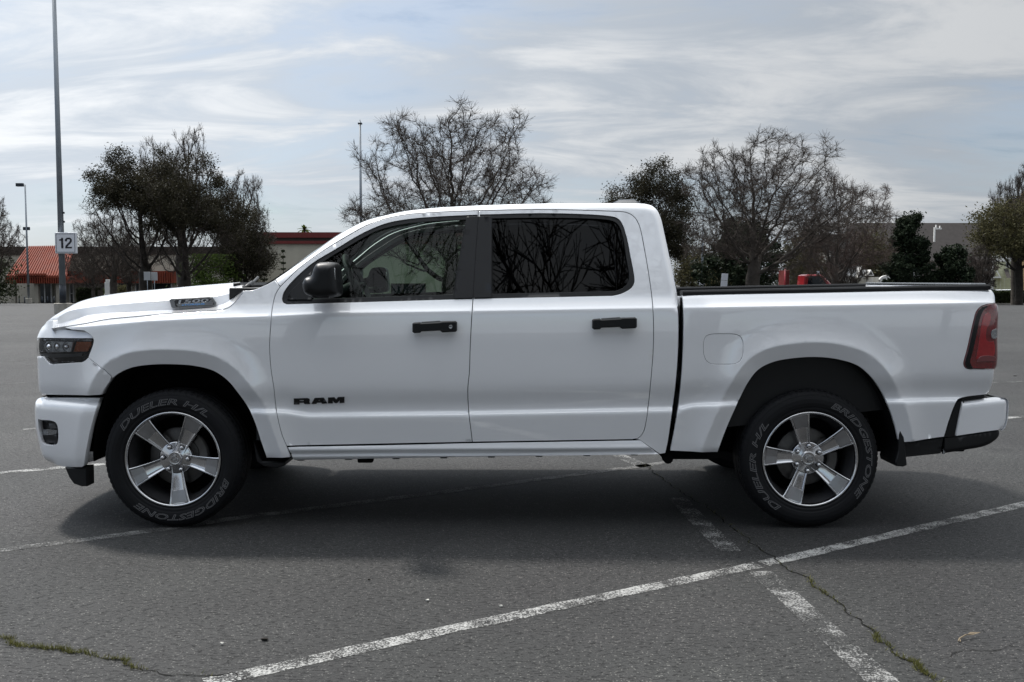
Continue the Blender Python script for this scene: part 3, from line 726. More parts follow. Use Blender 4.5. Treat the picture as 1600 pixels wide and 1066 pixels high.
for t in (.06, .2, .5, .8): rowsH.append(mix(L2, M1, t) + np.array([0, 0, .004 * math.sin(math.pi * t)]))
rowsH += [M1] + [mix(M1, T1, t) + np.array([0, 0, .005 * math.sin(math.pi * t)]) for t in (.25, .5, .75)] + [T1] + [mix(T1, C1, t) for t in (.25, .5, .75)] + [C1]
for r in rowsH[len(rowsH) - 2::-1]:
    q = r.copy(); q[:, 1] = 2 * YC - q[:, 1]; rowsH.append(q)
V, F = [], []
for r in rowsH: V += [tuple(p) for p in r]
for k in range(len(rowsH) - 1):
    for i in range(n - 1): F.append((k * n + i, k * n + i + 1, (k + 1) * n + i + 1, (k + 1) * n + i))
b = len(V)
for r in rowsH: p = r[0]; V += [(p[0], p[1], p[2]), (p[0] + .006, p[1], p[2] - .008), (p[0] + .03, p[1], p[2] - .05)]
for k in range(len(rowsH) - 1):
    for j in range(2): F.append((b + 3 * k + j, b + 3 * k + 3 + j, b + 3 * k + 4 + j, b + 3 * k + 1 + j))
b = len(V)
for yy in (0, 1):
    r = rowsH[0] if yy == 0 else rowsH[-1]
    for p in r: V += [tuple(p), (p[0], p[1] + (.03 if yy == 0 else -.03), p[2] - .02)]
for yy in range(2):
    for i in range(n - 1): s_ = b + yy * 2 * n + 2 * i; F.append((s_, s_ + 1, s_ + 3, s_ + 2))
hood = add('hood', V, F, PAINT, truck, True)
# cowl and wipers behind the hood
mb = MB(); c0, c1 = P(367.5, 440.5, .35), P(402, 452, .35)
mb.box(c0[0] + .004, c1[0] + .12, .20, 1.80, c1[2] - .10, c0[2] - .035, .008)
mb.prism([P(x, y, .4)[0::2] for x, y in ((370, 442.5), (380, 441.5), (383, 446), (381, 452), (372, 450.5), (370, 447))], .32, 1.70, .004); mb.build('cowl', M['black_plastic'], truck)
for pts in (((381.5, 451.5, .34), (388, 446, .40), (394, 441.5, .5)), ((379, 450.5, .30), (389, 446.5, .45), (397, 440, .75), (403, 433.5, 1.05))):
    mb = MB().tube([P(*p) for p in pts], .013 if len(pts) == 3 else .009, 6)
    if len(pts) == 3: mb.tube([P(379, 453, .34), P(383.5, 449, .34)], .022, 10)
    else: mb.tube([P(386, 449.5, .42), P(392, 444.5, .42)], .016, 8)
    mb.build('wiper', M['satin_black'], truck, True)
# ---- hood badge
def bmap(px, py, out=0.0):
    t = (480.5 - py) / 14.0; return P(px, py, .197 + .020 * t - out)
def poly3(name, px, m, o0, o1, parent, bev=.7):
    """flat piece on the hood side: outline in pixels, raised from o1 to o0"""
    px = np.asarray(px, float); px = px if area2(px) > 0 else px[::-1]
    ins = offset_loop(px, -bev); nn = len(px); V = [bmap(x, y, o0) for x, y in ins] + [bmap(x, y, o0 - .002) for x, y in px] + [bmap(x, y, o1) for x, y in px]
    F = [tuple(range(nn))] + [(r * nn + k, r * nn + (k + 1) % nn, (r + 1) * nn + (k + 1) % nn, (r + 1) * nn + k) for r in range(2) for k in range(nn)]
    return add(name, V, F, M[m], parent)
bad = poly3('badge', [(264.5, 468.5), (268, 466.8), (300, 465.2), (328, 463.4), (332, 464), (338, 473), (337.5, 476.5), (333, 478.4), (300, 480.3), (271, 481.8), (268, 480.5)], 'badge_grey', .024, -.02, hood)
poly3('badge_plate', [(272, 470.2), (275, 467.6), (325, 464.8), (330, 466.5), (335.5, 473.4), (334, 476.6), (328, 477.6), (276, 480.4), (273.6, 478)], 'gloss_black', .026, .01, bad)
poly3('badge_plate', [(275.5, 475.4), (280, 474.6), (325, 472.2), (329.5, 468.4), (333.5, 473.5), (332, 476.4), (278, 479.2)], 'badge_grey', .028, .01, bad, .4)

def text2d(s, outline=0.0, ext=0.0, res=3, bold=0.0):
    cu = bpy.data.curves.new('text', 'FONT'); cu.body = s; cu.size = 1.0; cu.resolution_u = res
    if outline: cu.fill_mode = 'NONE'; cu.bevel_depth = outline; cu.bevel_resolution = 0
    else: cu.extrude = ext; cu.offset = bold
    o = bpy.data.objects.new('text', cu); COL.objects.link(o)
    dg = bpy.context.evaluated_depsgraph_get()
    me = bpy.data.meshes.new_from_object(o.evaluated_get(dg))
    V = np.array([v.co[:] for v in me.vertices]); F = [tuple(p.vertices) for p in me.polygons]
    bpy.data.objects.remove(o); bpy.data.curves.remove(cu); bpy.data.meshes.remove(me)
    lo, hi = V[:, :2].min(0), V[:, :2].max(0)
    V[:, :2] = (V[:, :2] - lo) / (hi - lo)
    return V, F
def tx_map(name, s, fn, m, parent, **kw):
    V, F = text2d(s, **kw)
    return add(name, [fn(*v) for v in V], F, M[m], parent)
tx_map('badge_numbers', '1500', lambda u, v, w: bmap(278 + 47 * u + 2.0 * v, 474.6 - 2.6 * u - 5.6 * v, .0285), 'silver', bad, bold=.02)
tx_map('badge_letters', 'eTORQUE', lambda u, v, w: bmap(284 + 36 * u, 478.4 - 1.9 * u - 3.0 * v, .0295), 'blue', bad, bold=.02)
# RAM in heavy wide capitals on the front door
def ramletters():
    # outlines in pixel units, traced left to right
    Rr = [[(459.5, 623), (480, 622.3), (483.4, 623.4), (484, 626), (483, 627.6), (484.6, 631), (476.6, 631.2), (474.8, 629), (467.8, 629.2), (467.8, 631.8), (459.7, 632)], [(467.6, 625), (474.6, 624.8), (475.4, 625.8), (474.4, 626.9), (467.6, 627)]]
    Aa = [[(492, 622.2), (505.6, 621.6), (511.4, 630.2), (503.6, 630.6), (502.4, 628.9), (495.4, 629.1), (494.2, 630.8), (487, 631)], [(497, 626.6), (501, 626.4), (499.4, 624.2)]]
    Mm = [[(513, 621.4), (522.4, 621), (525.4, 624.6), (528.4, 620.8), (538, 620.4), (538, 629.3), (531, 629.6), (531, 625.4), (527, 629.7), (523.6, 629.8), (520, 625.6), (520, 630), (513, 630.2)]]
    return [Rr, Aa, Mm]
for L in ramletters():
    outl = loop(S(L[0], smooth=False)); hs = [loop(S(L[1], smooth=False))] if len(L) > 1 else []
    panel('door_letter', outl, mat=M['gloss_black'], holes=hs, gap=0, off=-.006, hem=.006, h=.05, parent=fd, mirror=False, body=False)
# ---- door handles
def handle(x0, x1, y0, y1, door, key):
    dy = (y0 - y1) / (x1 - x0)
    def q(u, v): x = x0 + (x1 - x0) * u; return (x, y0 + (17) * v - dy * (x - x0) * 1.0)
    o1 = [q(*t) for t in ((0, .12), (.03, .03), (.17, 0), (.19, .08), (.62, .02), (.66, -.03), (.96, -.03), (1, .1), (1, .85), (.97, .97), (.67, 1.0), (.62, .82), (.2, .86), (.17, .98), (.04, 1.0), (0, .88))]
    cup = [q(*t) for t in ((.14, .5), (.2, -.02), (.4, -.12), (.58, -.02), (.64, .5), (.58, 1.0), (.4, 1.12), (.2, 1.02), (.14, .5))]
    c = panel('handle_cup', loop(S(cup, smooth=True)), mat=M['paint'], off=.004, gap=0, hem=.004, parent=door, mirror=False, body=False, h=.02) if False else None
    xz = S(o1, -.03, smooth=False); yy = float(Yside(xz[:, 0].mean(), xz[:, 1].mean()))
    mb = MB().prism(xz, yy - .042, yy - .016, .006)
    for u0, u1 in ((0.02, .14), (.68, .98)):
        p = S([q(u0, .15), q(u1, .1), q(u1, .85), q(u0, .85)], -.02, smooth=False); mb.prism(p, yy - .02, yy + .004, .001)
    h_ = mb.build('door_handle', M['satin_black'], door)
    s1 = S([q(.20, -.03), q(.61, -.10), q(.64, -.02), q(.60, .12), q(.22, .16)], -.02, smooth=False)
    mb = MB().prism(s1, yy - .028, yy - .012, .002); mb.build('handle_shade', M['badge_grey'], h_)
    if key:
        c = S([q(.86, .5)], -.03, smooth=False)[0]
        mb = MB().lathe([(.011, .006), (.011, -.002), (.008, -.003), (.0075, -.001), (.001, -.001)], 16, (c[0], yy - .042, c[1])); mb.build('key_lock', M['lamp_grey'], h_, True)
handle(644.5, 714, 503.8, 502.0, fd, True)
handle(925.5, 995, 498.2, 496.4, rd, False)
# ---- mirrors
mo = [(472.6, 443), (476.5, 435.2), (486, 431.2), (489.6, 421), (494.5, 413), (506, 410.3), (521, 410.8), (525.5, 414), (528.6, 436), (529.6, 455), (527.8, 461.2), (508, 465.8), (495, 465.8), (477, 459), (473.4, 452.3), (472.6, 443)]
def Ymir(x, z): return 0 * np.asarray(x, float) - .165
mxz = loop(S(mo, .05, Ymir), step=.01)
mc = np.concatenate([mxz, mxz[:1]])
for side in (0, 1):
    mir = panel('door_mirror', mxz, yf=Ymir, mat=M['satin_black'], body=False, h=.008, gap=0, hem=.12, fillets=[(mc, .055)], mirror=False)
    arm = MB(); a = P(505, 459, -.06); arm.box(a[0] - .05, a[0] + .05, -.14, .06, a[2] - .025, a[2] + .02, .012); arm = arm.build('mirror_arm', M['satin_black'], truck)
    xs_ = mxz[:, 0].max(); zc0, zc1 = P(525, 459, -.15)[2], P(525, 416, -.15)[2]
    gl2 = MB().box(xs_ - .022, xs_ - .014, -.145, -.06, zc0 + .01, zc1 - .01, .003).build('mirror_glass', M['chrome'], truck)
    if side == 1:
        for o in (mir, arm, gl2): far(o, truck)
        for o in (mir, arm, gl2): bpy.data.objects.remove(o)
for ob in [o for o in truck.children if o.name.startswith(('mirror_arm', 'mirror_glass'))]: pass
# ---- bed: rails, floor, inner walls, tailgate
def xzq(px, py, Y): p = P(px, py, Y); return (p[0], p[2])
r0, r1 = xzq(1066, 459.5, .08), xzq(1546, 449.8, .08)
def rail(y0, y1, name, up=.020):
    mb = MB(); V = [(r0[0], y0, r0[1] - .012), (r1[0], y0, r1[1] - .012), (r1[0], y1, r1[1] - .012), (r0[0], y1, r0[1] - .012)]
    V2 = [(x, y + (.006 if y == y0 else -.006), z + .012 + up) for x, y, z in V]; V1 = [(x, y, z + .008 + up * .7) for x, y, z in V]
    mb.q(V + V1 + V2, [(0, 1, 5, 4), (1, 2, 6, 5), (2, 3, 7, 6), (3, 0, 4, 7), (4, 5, 9, 8), (5, 6, 10, 9), (6, 7, 11, 10), (7, 4, 8, 11), (8, 9, 10, 11), (3, 2, 1, 0)])
    return mb.build(name, M['satin_black'], truck)
rail(.070, .155, 'bed_rail_cap'); rail(2 * YC - .155, 2 * YC - .07, 'bed_rail_cap')
xb0, xb1, zt0, zt1 = r0[0], r1[0], r0[1] - .02, r1[1] - .02
for y0, y1 in ((.10, .15), (1.85, 1.90)):
    mb = MB().q([(xb0, y0, .55), (xb1, y0, .75), (xb1, y0, zt1), (xb0, y0, zt0), (xb0, y1, .55), (xb1, y1, .75), (xb1, y1, zt1), (xb0, y1, zt0)],
                [(0, 1, 2, 3), (7, 6, 5, 4), (0, 4, 5, 1), (3, 2, 6, 7), (0, 3, 7, 4), (1, 5, 6, 2)]); mb.build('bed_inner_wall', M['satin_black'], truck)
MB().box(xb0, xb1, .15, 1.85, .78, .82).build('bed_floor', M['satin_black'], truck)
MB().box(xb0, xb0 + .04, .10, 1.90, .60, zt0 + .005, .005).build('bed_front_wall', PAINT, truck)
xt = S([(1554.8, 500)], .02)[0][0]
tg = MB().box(xt - .085, xt - .01, .125, 1.875, .80, zt1 + .033, .012).build('tailgate', PAINT, truck)
MB().box(xt - .09, xt - .0, .16, 1.84, zt1 + .033, zt1 + .046, .004).build('tailgate_cap', M['lamp_grey'], tg)
MB().box(xt - .014, xt + .012, .80, 1.20, 1.17, 1.24, .006).build('tailgate_handle', M['satin_black'], tg)
# ---- wheel houses, frame, axles
for arch, nm in ((AF, 'a'), (AR, 'b')):
    q = resample(arch, n=40); yy = Yside(q[:, 0], q[:, 1]); V, F = [], []
    for i, (x, z) in enumerate(q):
        V += [(x, yy[i] + .004, z), (x, yy[i] + .03, z + .0), (x, .42, z + .01)]
    for i in range(39):
        for j in range(2): F.append((3 * i + j, 3 * i + 3 + j, 3 * i + 4 + j, 3 * i + 1 + j))
    o = add('wheel_liner', V, F, M['underbody'], truck, True); far(o, truck)
    x0, x1 = q[:, 0].min(), q[:, 0].max()
    MB().box(x0, x1, .42, .45, .62 if nm == 'b' else .45, q[:, 1].max() + .01).build('inner_wheelhouse', M['underbody'], truck)
    MB().box(x0, x1, 1.55, 1.58, .62, q[:, 1].max() + .01).build('inner_wheelhouse', M['underbody'], truck)
a, b = P(1172, 590, .30), P(1330, 556, .30)
MB().box(a[0], b[0], .30, .31, a[2], b[2] + .03).build('bed_inner_skin', M['wheelhouse'], truck)
a, b = P(1174, 597.5, .29), P(1322, 592, .29)
MB().box(a[0], b[0], .285, .30, a[2], b[2], .002).build('bed_flange', M['wheelhouse'], truck)
for y0 in (.46, 1.40):
    MB().box(XF - .75, XR + 1.1, y0, y0 + .12, .37, .50, .01).build('frame_rail', M['underbody'], truck)
for x0, z0, z1, y0, y1 in ((-1.0, .40, .52, .2, 1.8), (.75, .42, .5, .25, 1.75), (XR + .62, .42, .5, .3, 1.7)):
    MB().box(x0, x0 + .09, y0, y1, z0, z1, .01).build('cross_member', M['underbody'], truck)
MB().box(-1.45, 1.02, .10, 1.90, .46, .52).build('cab_floor', M['underbody'], truck)
MB().box(xb0 + .1, XR - .5, .46, 1.0, .40, .62, .03).build('fuel_tank', M['underbody'], truck)
MB().tube([(XR, .32, .40), (XR, 1.68, .40)], .05, 12).build('rear_axle', M['underbody'], truck, True)
MB().lathe([(.01, -.14), (.10, -.11), (.15, 0), (.10, .11), (.01, .14)], 16, (XR, 1.0, .40)).build('differential', M['underbody'], truck, True)
MB().tube([(XF, .34, .39), (XF, 1.66, .39)], .045, 10).build('front_axle', M['underbody'], truck, True)
MB().tube([(-.8, 1.15, .42), (.9, 1.15, .42), (1.15, 1.25, .42), (XR + .35, 1.25, .50), (XR + .95, 1.5, .42)], .035, 8).build('exhaust_pipe', M['iron'], truck, True)
MB().tube([(.2, 1.15, .42), (.85, 1.15, .42)], .09, 12).build('muffler', M['iron'], truck, True)
mb = MB(); a = P(571, 717, .12); mb.box(a[0] - .045, a[0] + .045, .10, .16, a[2] - .022, a[2] + .03, .008); mb.build('jack_point', M['underbody'], truck)
mb = MB(); a = P(1045, 712, .14); mb.box(a[0] - .04, a[0] + .30, .12, .34, a[2] - .02, a[2] + .05, .01); mb.tube([(a[0] - .01, .10, a[2] - .012), (a[0] - .01, .16, a[2] - .012)], .03, 12); mb.build('cab_mount', M['underbody'], truck)
for k in range(8):
    a = P(472 + 74 * k, 718.4 - 1.2 * k, .11); MB().box(a[0] - .02, a[0] + .02, .07, .13, a[2] + .001, a[2] + .012, .002).build('rocker_plug', M['underbody'], truck)
MB().box(-2.84, -2.74, .36, 1.64, .42, 1.02).build('nose_blocker', M['underbody'], truck)  # unseen box added to stop sun leaking through the open nose
MB().box(-2.72, -1.52, .45, 1.55, .48, 1.12, .03).build('engine', M['underbody'], truck)  # plain block added to keep sun from passing through the engine bay
for y0 in (.09, 1.60):  # unseen boxes added to block sun leaking past the front arches
    MB().box(-2.66, XF - .40, y0 + (.21 if y0 < 1 else 0), y0 + (.34 if y0 < 1 else .13), .50, 1.04).build('fender_blocker', M['underbody'], truck)
    MB().box(XF - .42, -1.50, y0 + (.06 if y0 < 1 else 0), y0 + (.34 if y0 < 1 else .28), .985, 1.05).build('fender_blocker', M['underbody'], truck)
# ---- cabin
MB().box(-1.50, -1.44, .12, 1.88, .5, 1.32).build('firewall', M['trim'], truck)
for y0, y1 in ((.085, .125), (1.875, 1.915)):
    MB().box(-1.44, .86, y0, y1, .5, 1.285, .01).build('door_inner_panel', M['trim'], truck)
mb = MB(); mb.prism([(-1.46, .95), (-1.46, 1.26), (-1.30, 1.31), (-1.08, 1.29), (-.98, 1.24), (-.96, 1.12), (-1.05, .92)], .14, 1.86, .02); mb.build('dashboard', M['trim'], truck, False)
c = P(560, 444, .52); V = Vector((-.9, 0, -.42)).normalized(); mb = MB()
ax = Vector((0, 1, 0)); ay = V.cross(ax)
mb.tube([Vector(c) + (ax * math.cos(t) + ay * math.sin(t)) * .19 for t in np.linspace(0, 2 * math.pi, 33)], .016, 8, False)
for t in (0, math.pi, 1.5 * math.pi): mb.tube([Vector(c) - V * -.03, Vector(c) + (ax * math.cos(t) + ay * math.sin(t)) * .19], .014, 6)
mb.tube([Vector(c), Vector(c) + V * .35], .035, 8); mb.build('steering_wheel', M['trim'], truck, True)
def seat(x, y, w, name):
    mb = MB(); mb.box(x - .28, x + .26, y - w, y + w, .72, .88, .05)
    pr = [(x + .18, .82), (x + .30, .84), (x + .44, 1.38), (x + .40, 1.45), (x + .32, 1.44), (x + .28, 1.36)]
    mb.prism(pr, y - w, y + w, .03)
    o = mb.build(name, M['cloth'], truck, False)
    for yy in ([y] if w < .4 else [y - .45, y, y + .45]):
        MB().box(x + .36, x + .46, yy - .13, yy + .13, 1.46, 1.62, .035).build('headrest', M['cloth'], o, True)
seat(-.18, .58, .25, 'front_seat'); seat(-.18, 1.42, .25, 'front_seat'); seat(.50, 1.0, .70, 'rear_seat')
MB().box(-.40, -.10, .84, 1.16, .6, .98, .03).build('console', M['trim'], truck)
V, F = [], []
for k, u in enumerate((-1, -.5, 0, .5, 1)):
    for p in rt[2:-6]: V.append((p[0], YC + u * .62, p[1] - .035))
m_ = len(rt[2:-6])
for k in range(4):
    for i in range(m_ - 1): F.append((k * m_ + i, k * m_ + i + 1, (k + 1) * m_ + i + 1, (k + 1) * m_ + i))
add('headliner', V, F, M['headliner'], truck, True)
a0, a1, a2, a3 = [P(x, y, .95) for x, y in ((958, 316.5), (970, 311.2), (992, 310.6), (1001, 316.5))]
mb = MB()
for y0 in (.92, .95, 1.0, 1.05, 1.08):
    k = (0, .75, 1, .75, 0)[int(round((y0 - .92) / .0326)) if False else [.92, .95, 1.0, 1.05, 1.08].index(y0)]
    mb.V += [(a0[0], y0, a0[2] - .09)] + [(p[0], y0, a0[2] - .01 + (p[2] - a0[2] + .01) * k) for p in (a0, a1, a2, a3)] + [(a3[0], y0, a0[2] - .09)]
for k in range(4):
    for i in range(5): mb.F.append((k * 6 + i, k * 6 + i + 1, k * 6 + i + 7, k * 6 + i + 6))
mb.build('roof_antenna', M['gloss_black'], truck, True)
# black ribbons behind the shut lines standing in for shade in the gaps
def gap_shade(line, off=.013, w=.009, name='door_gap_shade'):
    q = resample(line, .03); d = np.gradient(q, axis=0); d /= np.linalg.norm(d, axis=1, keepdims=True); nr = np.stack([-d[:, 1], d[:, 0]], 1)
    V = []
    for sgn in (-1, 1):
        p = q + sgn * w * nr; y = Yside(p[:, 0], p[:, 1]) + off; V += [(p[i, 0], y[i], p[i, 1]) for i in range(len(p))]
    m = len(q); add(name, V, [(i, i + 1, m + i + 1, m + i) for i in range(m - 1)], M['underbody'], truck, True)
for ln in (sA, sM, sTF, sTR, sBF, sBR, S(seam_d, smooth=False)): gap_shade(ln)
gap_shade(S(hood_seam[1:]), .020, .006, 'hood_gap_shade')
gap_shade(np.concatenate([fu, fu[:2]]), .008, .010, 'fuel_gap_shade')
MB().box(-2.74, XF - .42, .30, 1.70, .41, .44).build('undertray_blocker', M['underbody'], truck)  # unseen plate added to block a sunlit patch under the nose
# ---- wheels
def wheel(x, spoke0, text0, side):
    """side 1 near, -1 far; built round the axle, outer face towards -y"""
    sg = side
    def fix(mb):
        if sg < 0: mb.V = [(x_, -y_, z_) for x_, y_, z_ in mb.V]; mb.F = [tuple(reversed(f)) for f in mb.F]
        return mb
    loc = (x, .012 if sg > 0 else 2 * YC - .012, .404)
    mb = MB()
    mb.lathe([(.262, .026), (.266, .012), (.272, .008), (.278, .012), (.282, .024), (.278, .04), (.262, .05)], 96, closed=True)
    for k in range(5):
        t = R(spoke0 + 72 * k); er = Vector((math.sin(t), 0, math.cos(t))); et = Vector((math.cos(t), 0, -math.sin(t))); b = len(mb.V)
        st = [(.05, .034, .062), (.085, .034, .060), (.12, .0375, .052), (.165, .0435, .041), (.205, .0495, .031), (.24, .0555, .024), (.268, .063, .020)]
        cs = [(-1.06, .05), (-1.02, .006), (-.98, .0), (-.86, -.003), (-.80, .003), (-.4, .0045), (0, .005), (.4, .0045), (.80, .003), (.86, -.003), (.98, .0), (1.02, .006), (1.06, .05)]
        for r_, w_, y_ in st:
            for u, dy in cs: p = er * r_ + et * (u * w_); mb.V.append((p.x, y_ + dy, p.z))
        m2 = len(cs)
        for i in range(len(st) - 1):
            for j in range(m2 - 1): mb.F.append((b + i * m2 + j, b + (i + 1) * m2 + j, b + (i + 1) * m2 + j + 1, b + i * m2 + j + 1))
    mb.lathe([(.0, .056), (.045, .057), (.052, .061), (.088, .061), (.097, .066), (.10, .09)], 60)
    fix(mb); root = mb.build('wheel', M['alu'], truck, True, loc)
    # outer grey pads on the spokes
    for k in range(5):
        mb = MB()
        t = R(spoke0 + 72 * k); er = Vector((math.sin(t), 0, math.cos(t))); et = Vector((math.cos(t), 0, -math.sin(t))); b = len(mb.V)
        for r_, w_, y_ in ((.185, .0345, .0375), (.187, .0355, .0345), (.215, .0400, .0280), (.255, .0465, .0208), (.257, .047, .026)):
            for u in (-1, 0, 1): p = er * r_ + et * (u * w_); mb.V.append((p.x, y_ + (.0015 if u == 0 else 0), p.z))
        for i in range(4):
            for j in range(2): mb.F.append((b + i * 3 + j, b + (i + 1) * 3 + j, b + (i + 1) * 3 + j + 1, b + i * 3 + j + 1))
        fix(mb).build('spoke_pad', M['alu_grey'], root, False, loc)
    mb = MB().lathe([(.264, .03), (.258, .06), (.240, .10), (.232, .20), (.245, .24)], 64); fix(mb).build('rim_barrel', M['rim_dark'], root, True, loc)
    mb = MB().lathe([(.235, .19), (.02, .20)], 48); fix(mb).build('rim_back', M['underbody'], root, True, loc)
    mb = MB().lathe([(.075, .105), (.08, .118), (.10, .122), (.168, .122), (.172, .126), (.172, .146)], 64); fix(mb).build('brake_disc', M['iron'], root, True, loc)
    mb = MB()
    for k in range(14):
        t = R(55 + 4.2 * k + (0 if spoke0 < 180 else 25)); mb.box(0, 0, 0, 0, 0, 0) if False else None
    b = len(mb.V); t0_ = R(48 if spoke0 < 180 else 80); m3 = 10
    for k in range(m3):
        t = t0_ + R(5.0) * k
        for r_, y_ in ((.125, .155), (.125, .098), (.135, .088), (.178, .088), (.188, .098), (.188, .155)): mb.V.append((r_ * math.sin(t), y_, r_ * math.cos(t)))
    for k in range(m3 - 1):
        for j in range(5): mb.F.append((b + k * 6 + j, b + (k + 1) * 6 + j, b + (k + 1) * 6 + j + 1, b + k * 6 + j + 1))
    mb.F.append(tuple(b + j for j in range(6))); mb.F.append(tuple(b + (m3 - 1) * 6 + j for j in reversed(range(6))))
    fix(mb).build('brake_caliper', M['iron'], root, False, loc)
    for k in range(6):
        t = R(spoke0 - 20 + 60 * k); c = (.0735 * math.sin(t), .058, .0735 * math.cos(t))
        mb = MB().lathe([(.0165, .0022), (.0165, .0008), (.0125, .0012), (.0125, .003)], 20, c); fix(mb).build('lug_pocket', M['rim_dark'], root, True, loc)
        mb = MB().lathe([(.0115, .004), (.0115, -.012), (.010, -.016), (.006, -.019), (.0004, -.020)], 12, c); fix(mb).build('lug_nut', M['chrome'], root, True, loc)
    mb = MB().lathe([(.043, .060), (.041, .047), (.036, .043), (.033, .0445), (.02, .0425), (.0004, .042)], 40); fix(mb)
    cap = mb.build('centre_cap', M['alu'], root, True, loc)
    mb = MB(); ca, sa = math.cos(R(spoke0 * 1.7)), math.sin(R(spoke0 * 1.7))
    def em(pts, r_): mb.tube([(p[0] * ca - p[1] * sa, .0415, p[0] * sa + p[1] * ca) for p in pts], r_, 5)
    em([(0, -.022), (-.006, -.008), (-.009, .006), (0, .012), (.009, .006), (.006, -.008), (0, -.022)], .0022)
    for s in (-1, 1): em([(s * .004, .014), (s * .016, .018), (s * .024, .008), (s * .022, -.006), (s * .014, -.008), (s * .012, .0)], .0030)
    fix(mb).build('cap_emblem', M['silver'], cap, True, loc)
    prof = [(.276, .034), (.280, .022), (.284, .012), (.292, .007), (.304, .0065), (.312, .003), (.330, .0), (.352, .0012), (.366, .006), (.368, .0085), (.376, .011), (.386, .020), (.394, .032), (.399, .045), (.3995, .075), (.391, .077), (.391, .086), (.4015, .088), (.402, .13), (.393, .132), (.393, .142), (.402, .144), (.4015, .19), (.391, .192), (.391, .202), (.3995, .204), (.397, .235), (.38, .262), (.34, .272), (.28, .25)]
    mb = MB().lathe(prof, 128)
    for k in range(72):
        t = 2 * math.pi * k / 72; dt = 2 * math.pi / 72 * (.34 if k % 2 else .30); b = len(mb.V)
        for tt in (t - dt, t + dt):
            for r_, y_ in ((.378, .010), (.392, .0235), (.4015, .042), (.4035, .074), (.390, .076)): mb.V.append((r_ * math.sin(tt), y_, r_ * math.cos(tt)))
        for j in range(4): mb.F.append((b + j, b + 5 + j, b + 6 + j, b + 1 + j))
        mb.F.append((b, b + 1, b + 2, b + 3, b + 4)); mb.F.append((b + 9, b + 8, b + 7, b + 6, b + 5))
    tyre = fix(mb).build('tyre', M['rubber'], root, False, loc)
    if sg > 0:
        for s, c0, half in (('DUELER H/L', text0, 49), ('BRIDGESTONE', text0 + 173, 54)):
            def fn(u, v, w, c0=c0, half=half):
                t = R(c0 + (u * 2 - 1) * half + (v - .5) * 3.0); r_ = .319 + .036 * v
                return (r_ * math.sin(t), -.0011 + w * .02, r_ * math.cos(t))
            V_, F_ = text2d(s, outline=.020, res=2)
            add('tyre_lettering', [fn(*v) for v in V_], F_, M['letter'], tyre, False, loc)
wheel(XF, 173, -8, 1); wheel(XR, 202, -98, 1)
wheel(XF, 20, 0, -1); wheel(XR, 50, 0, -1)
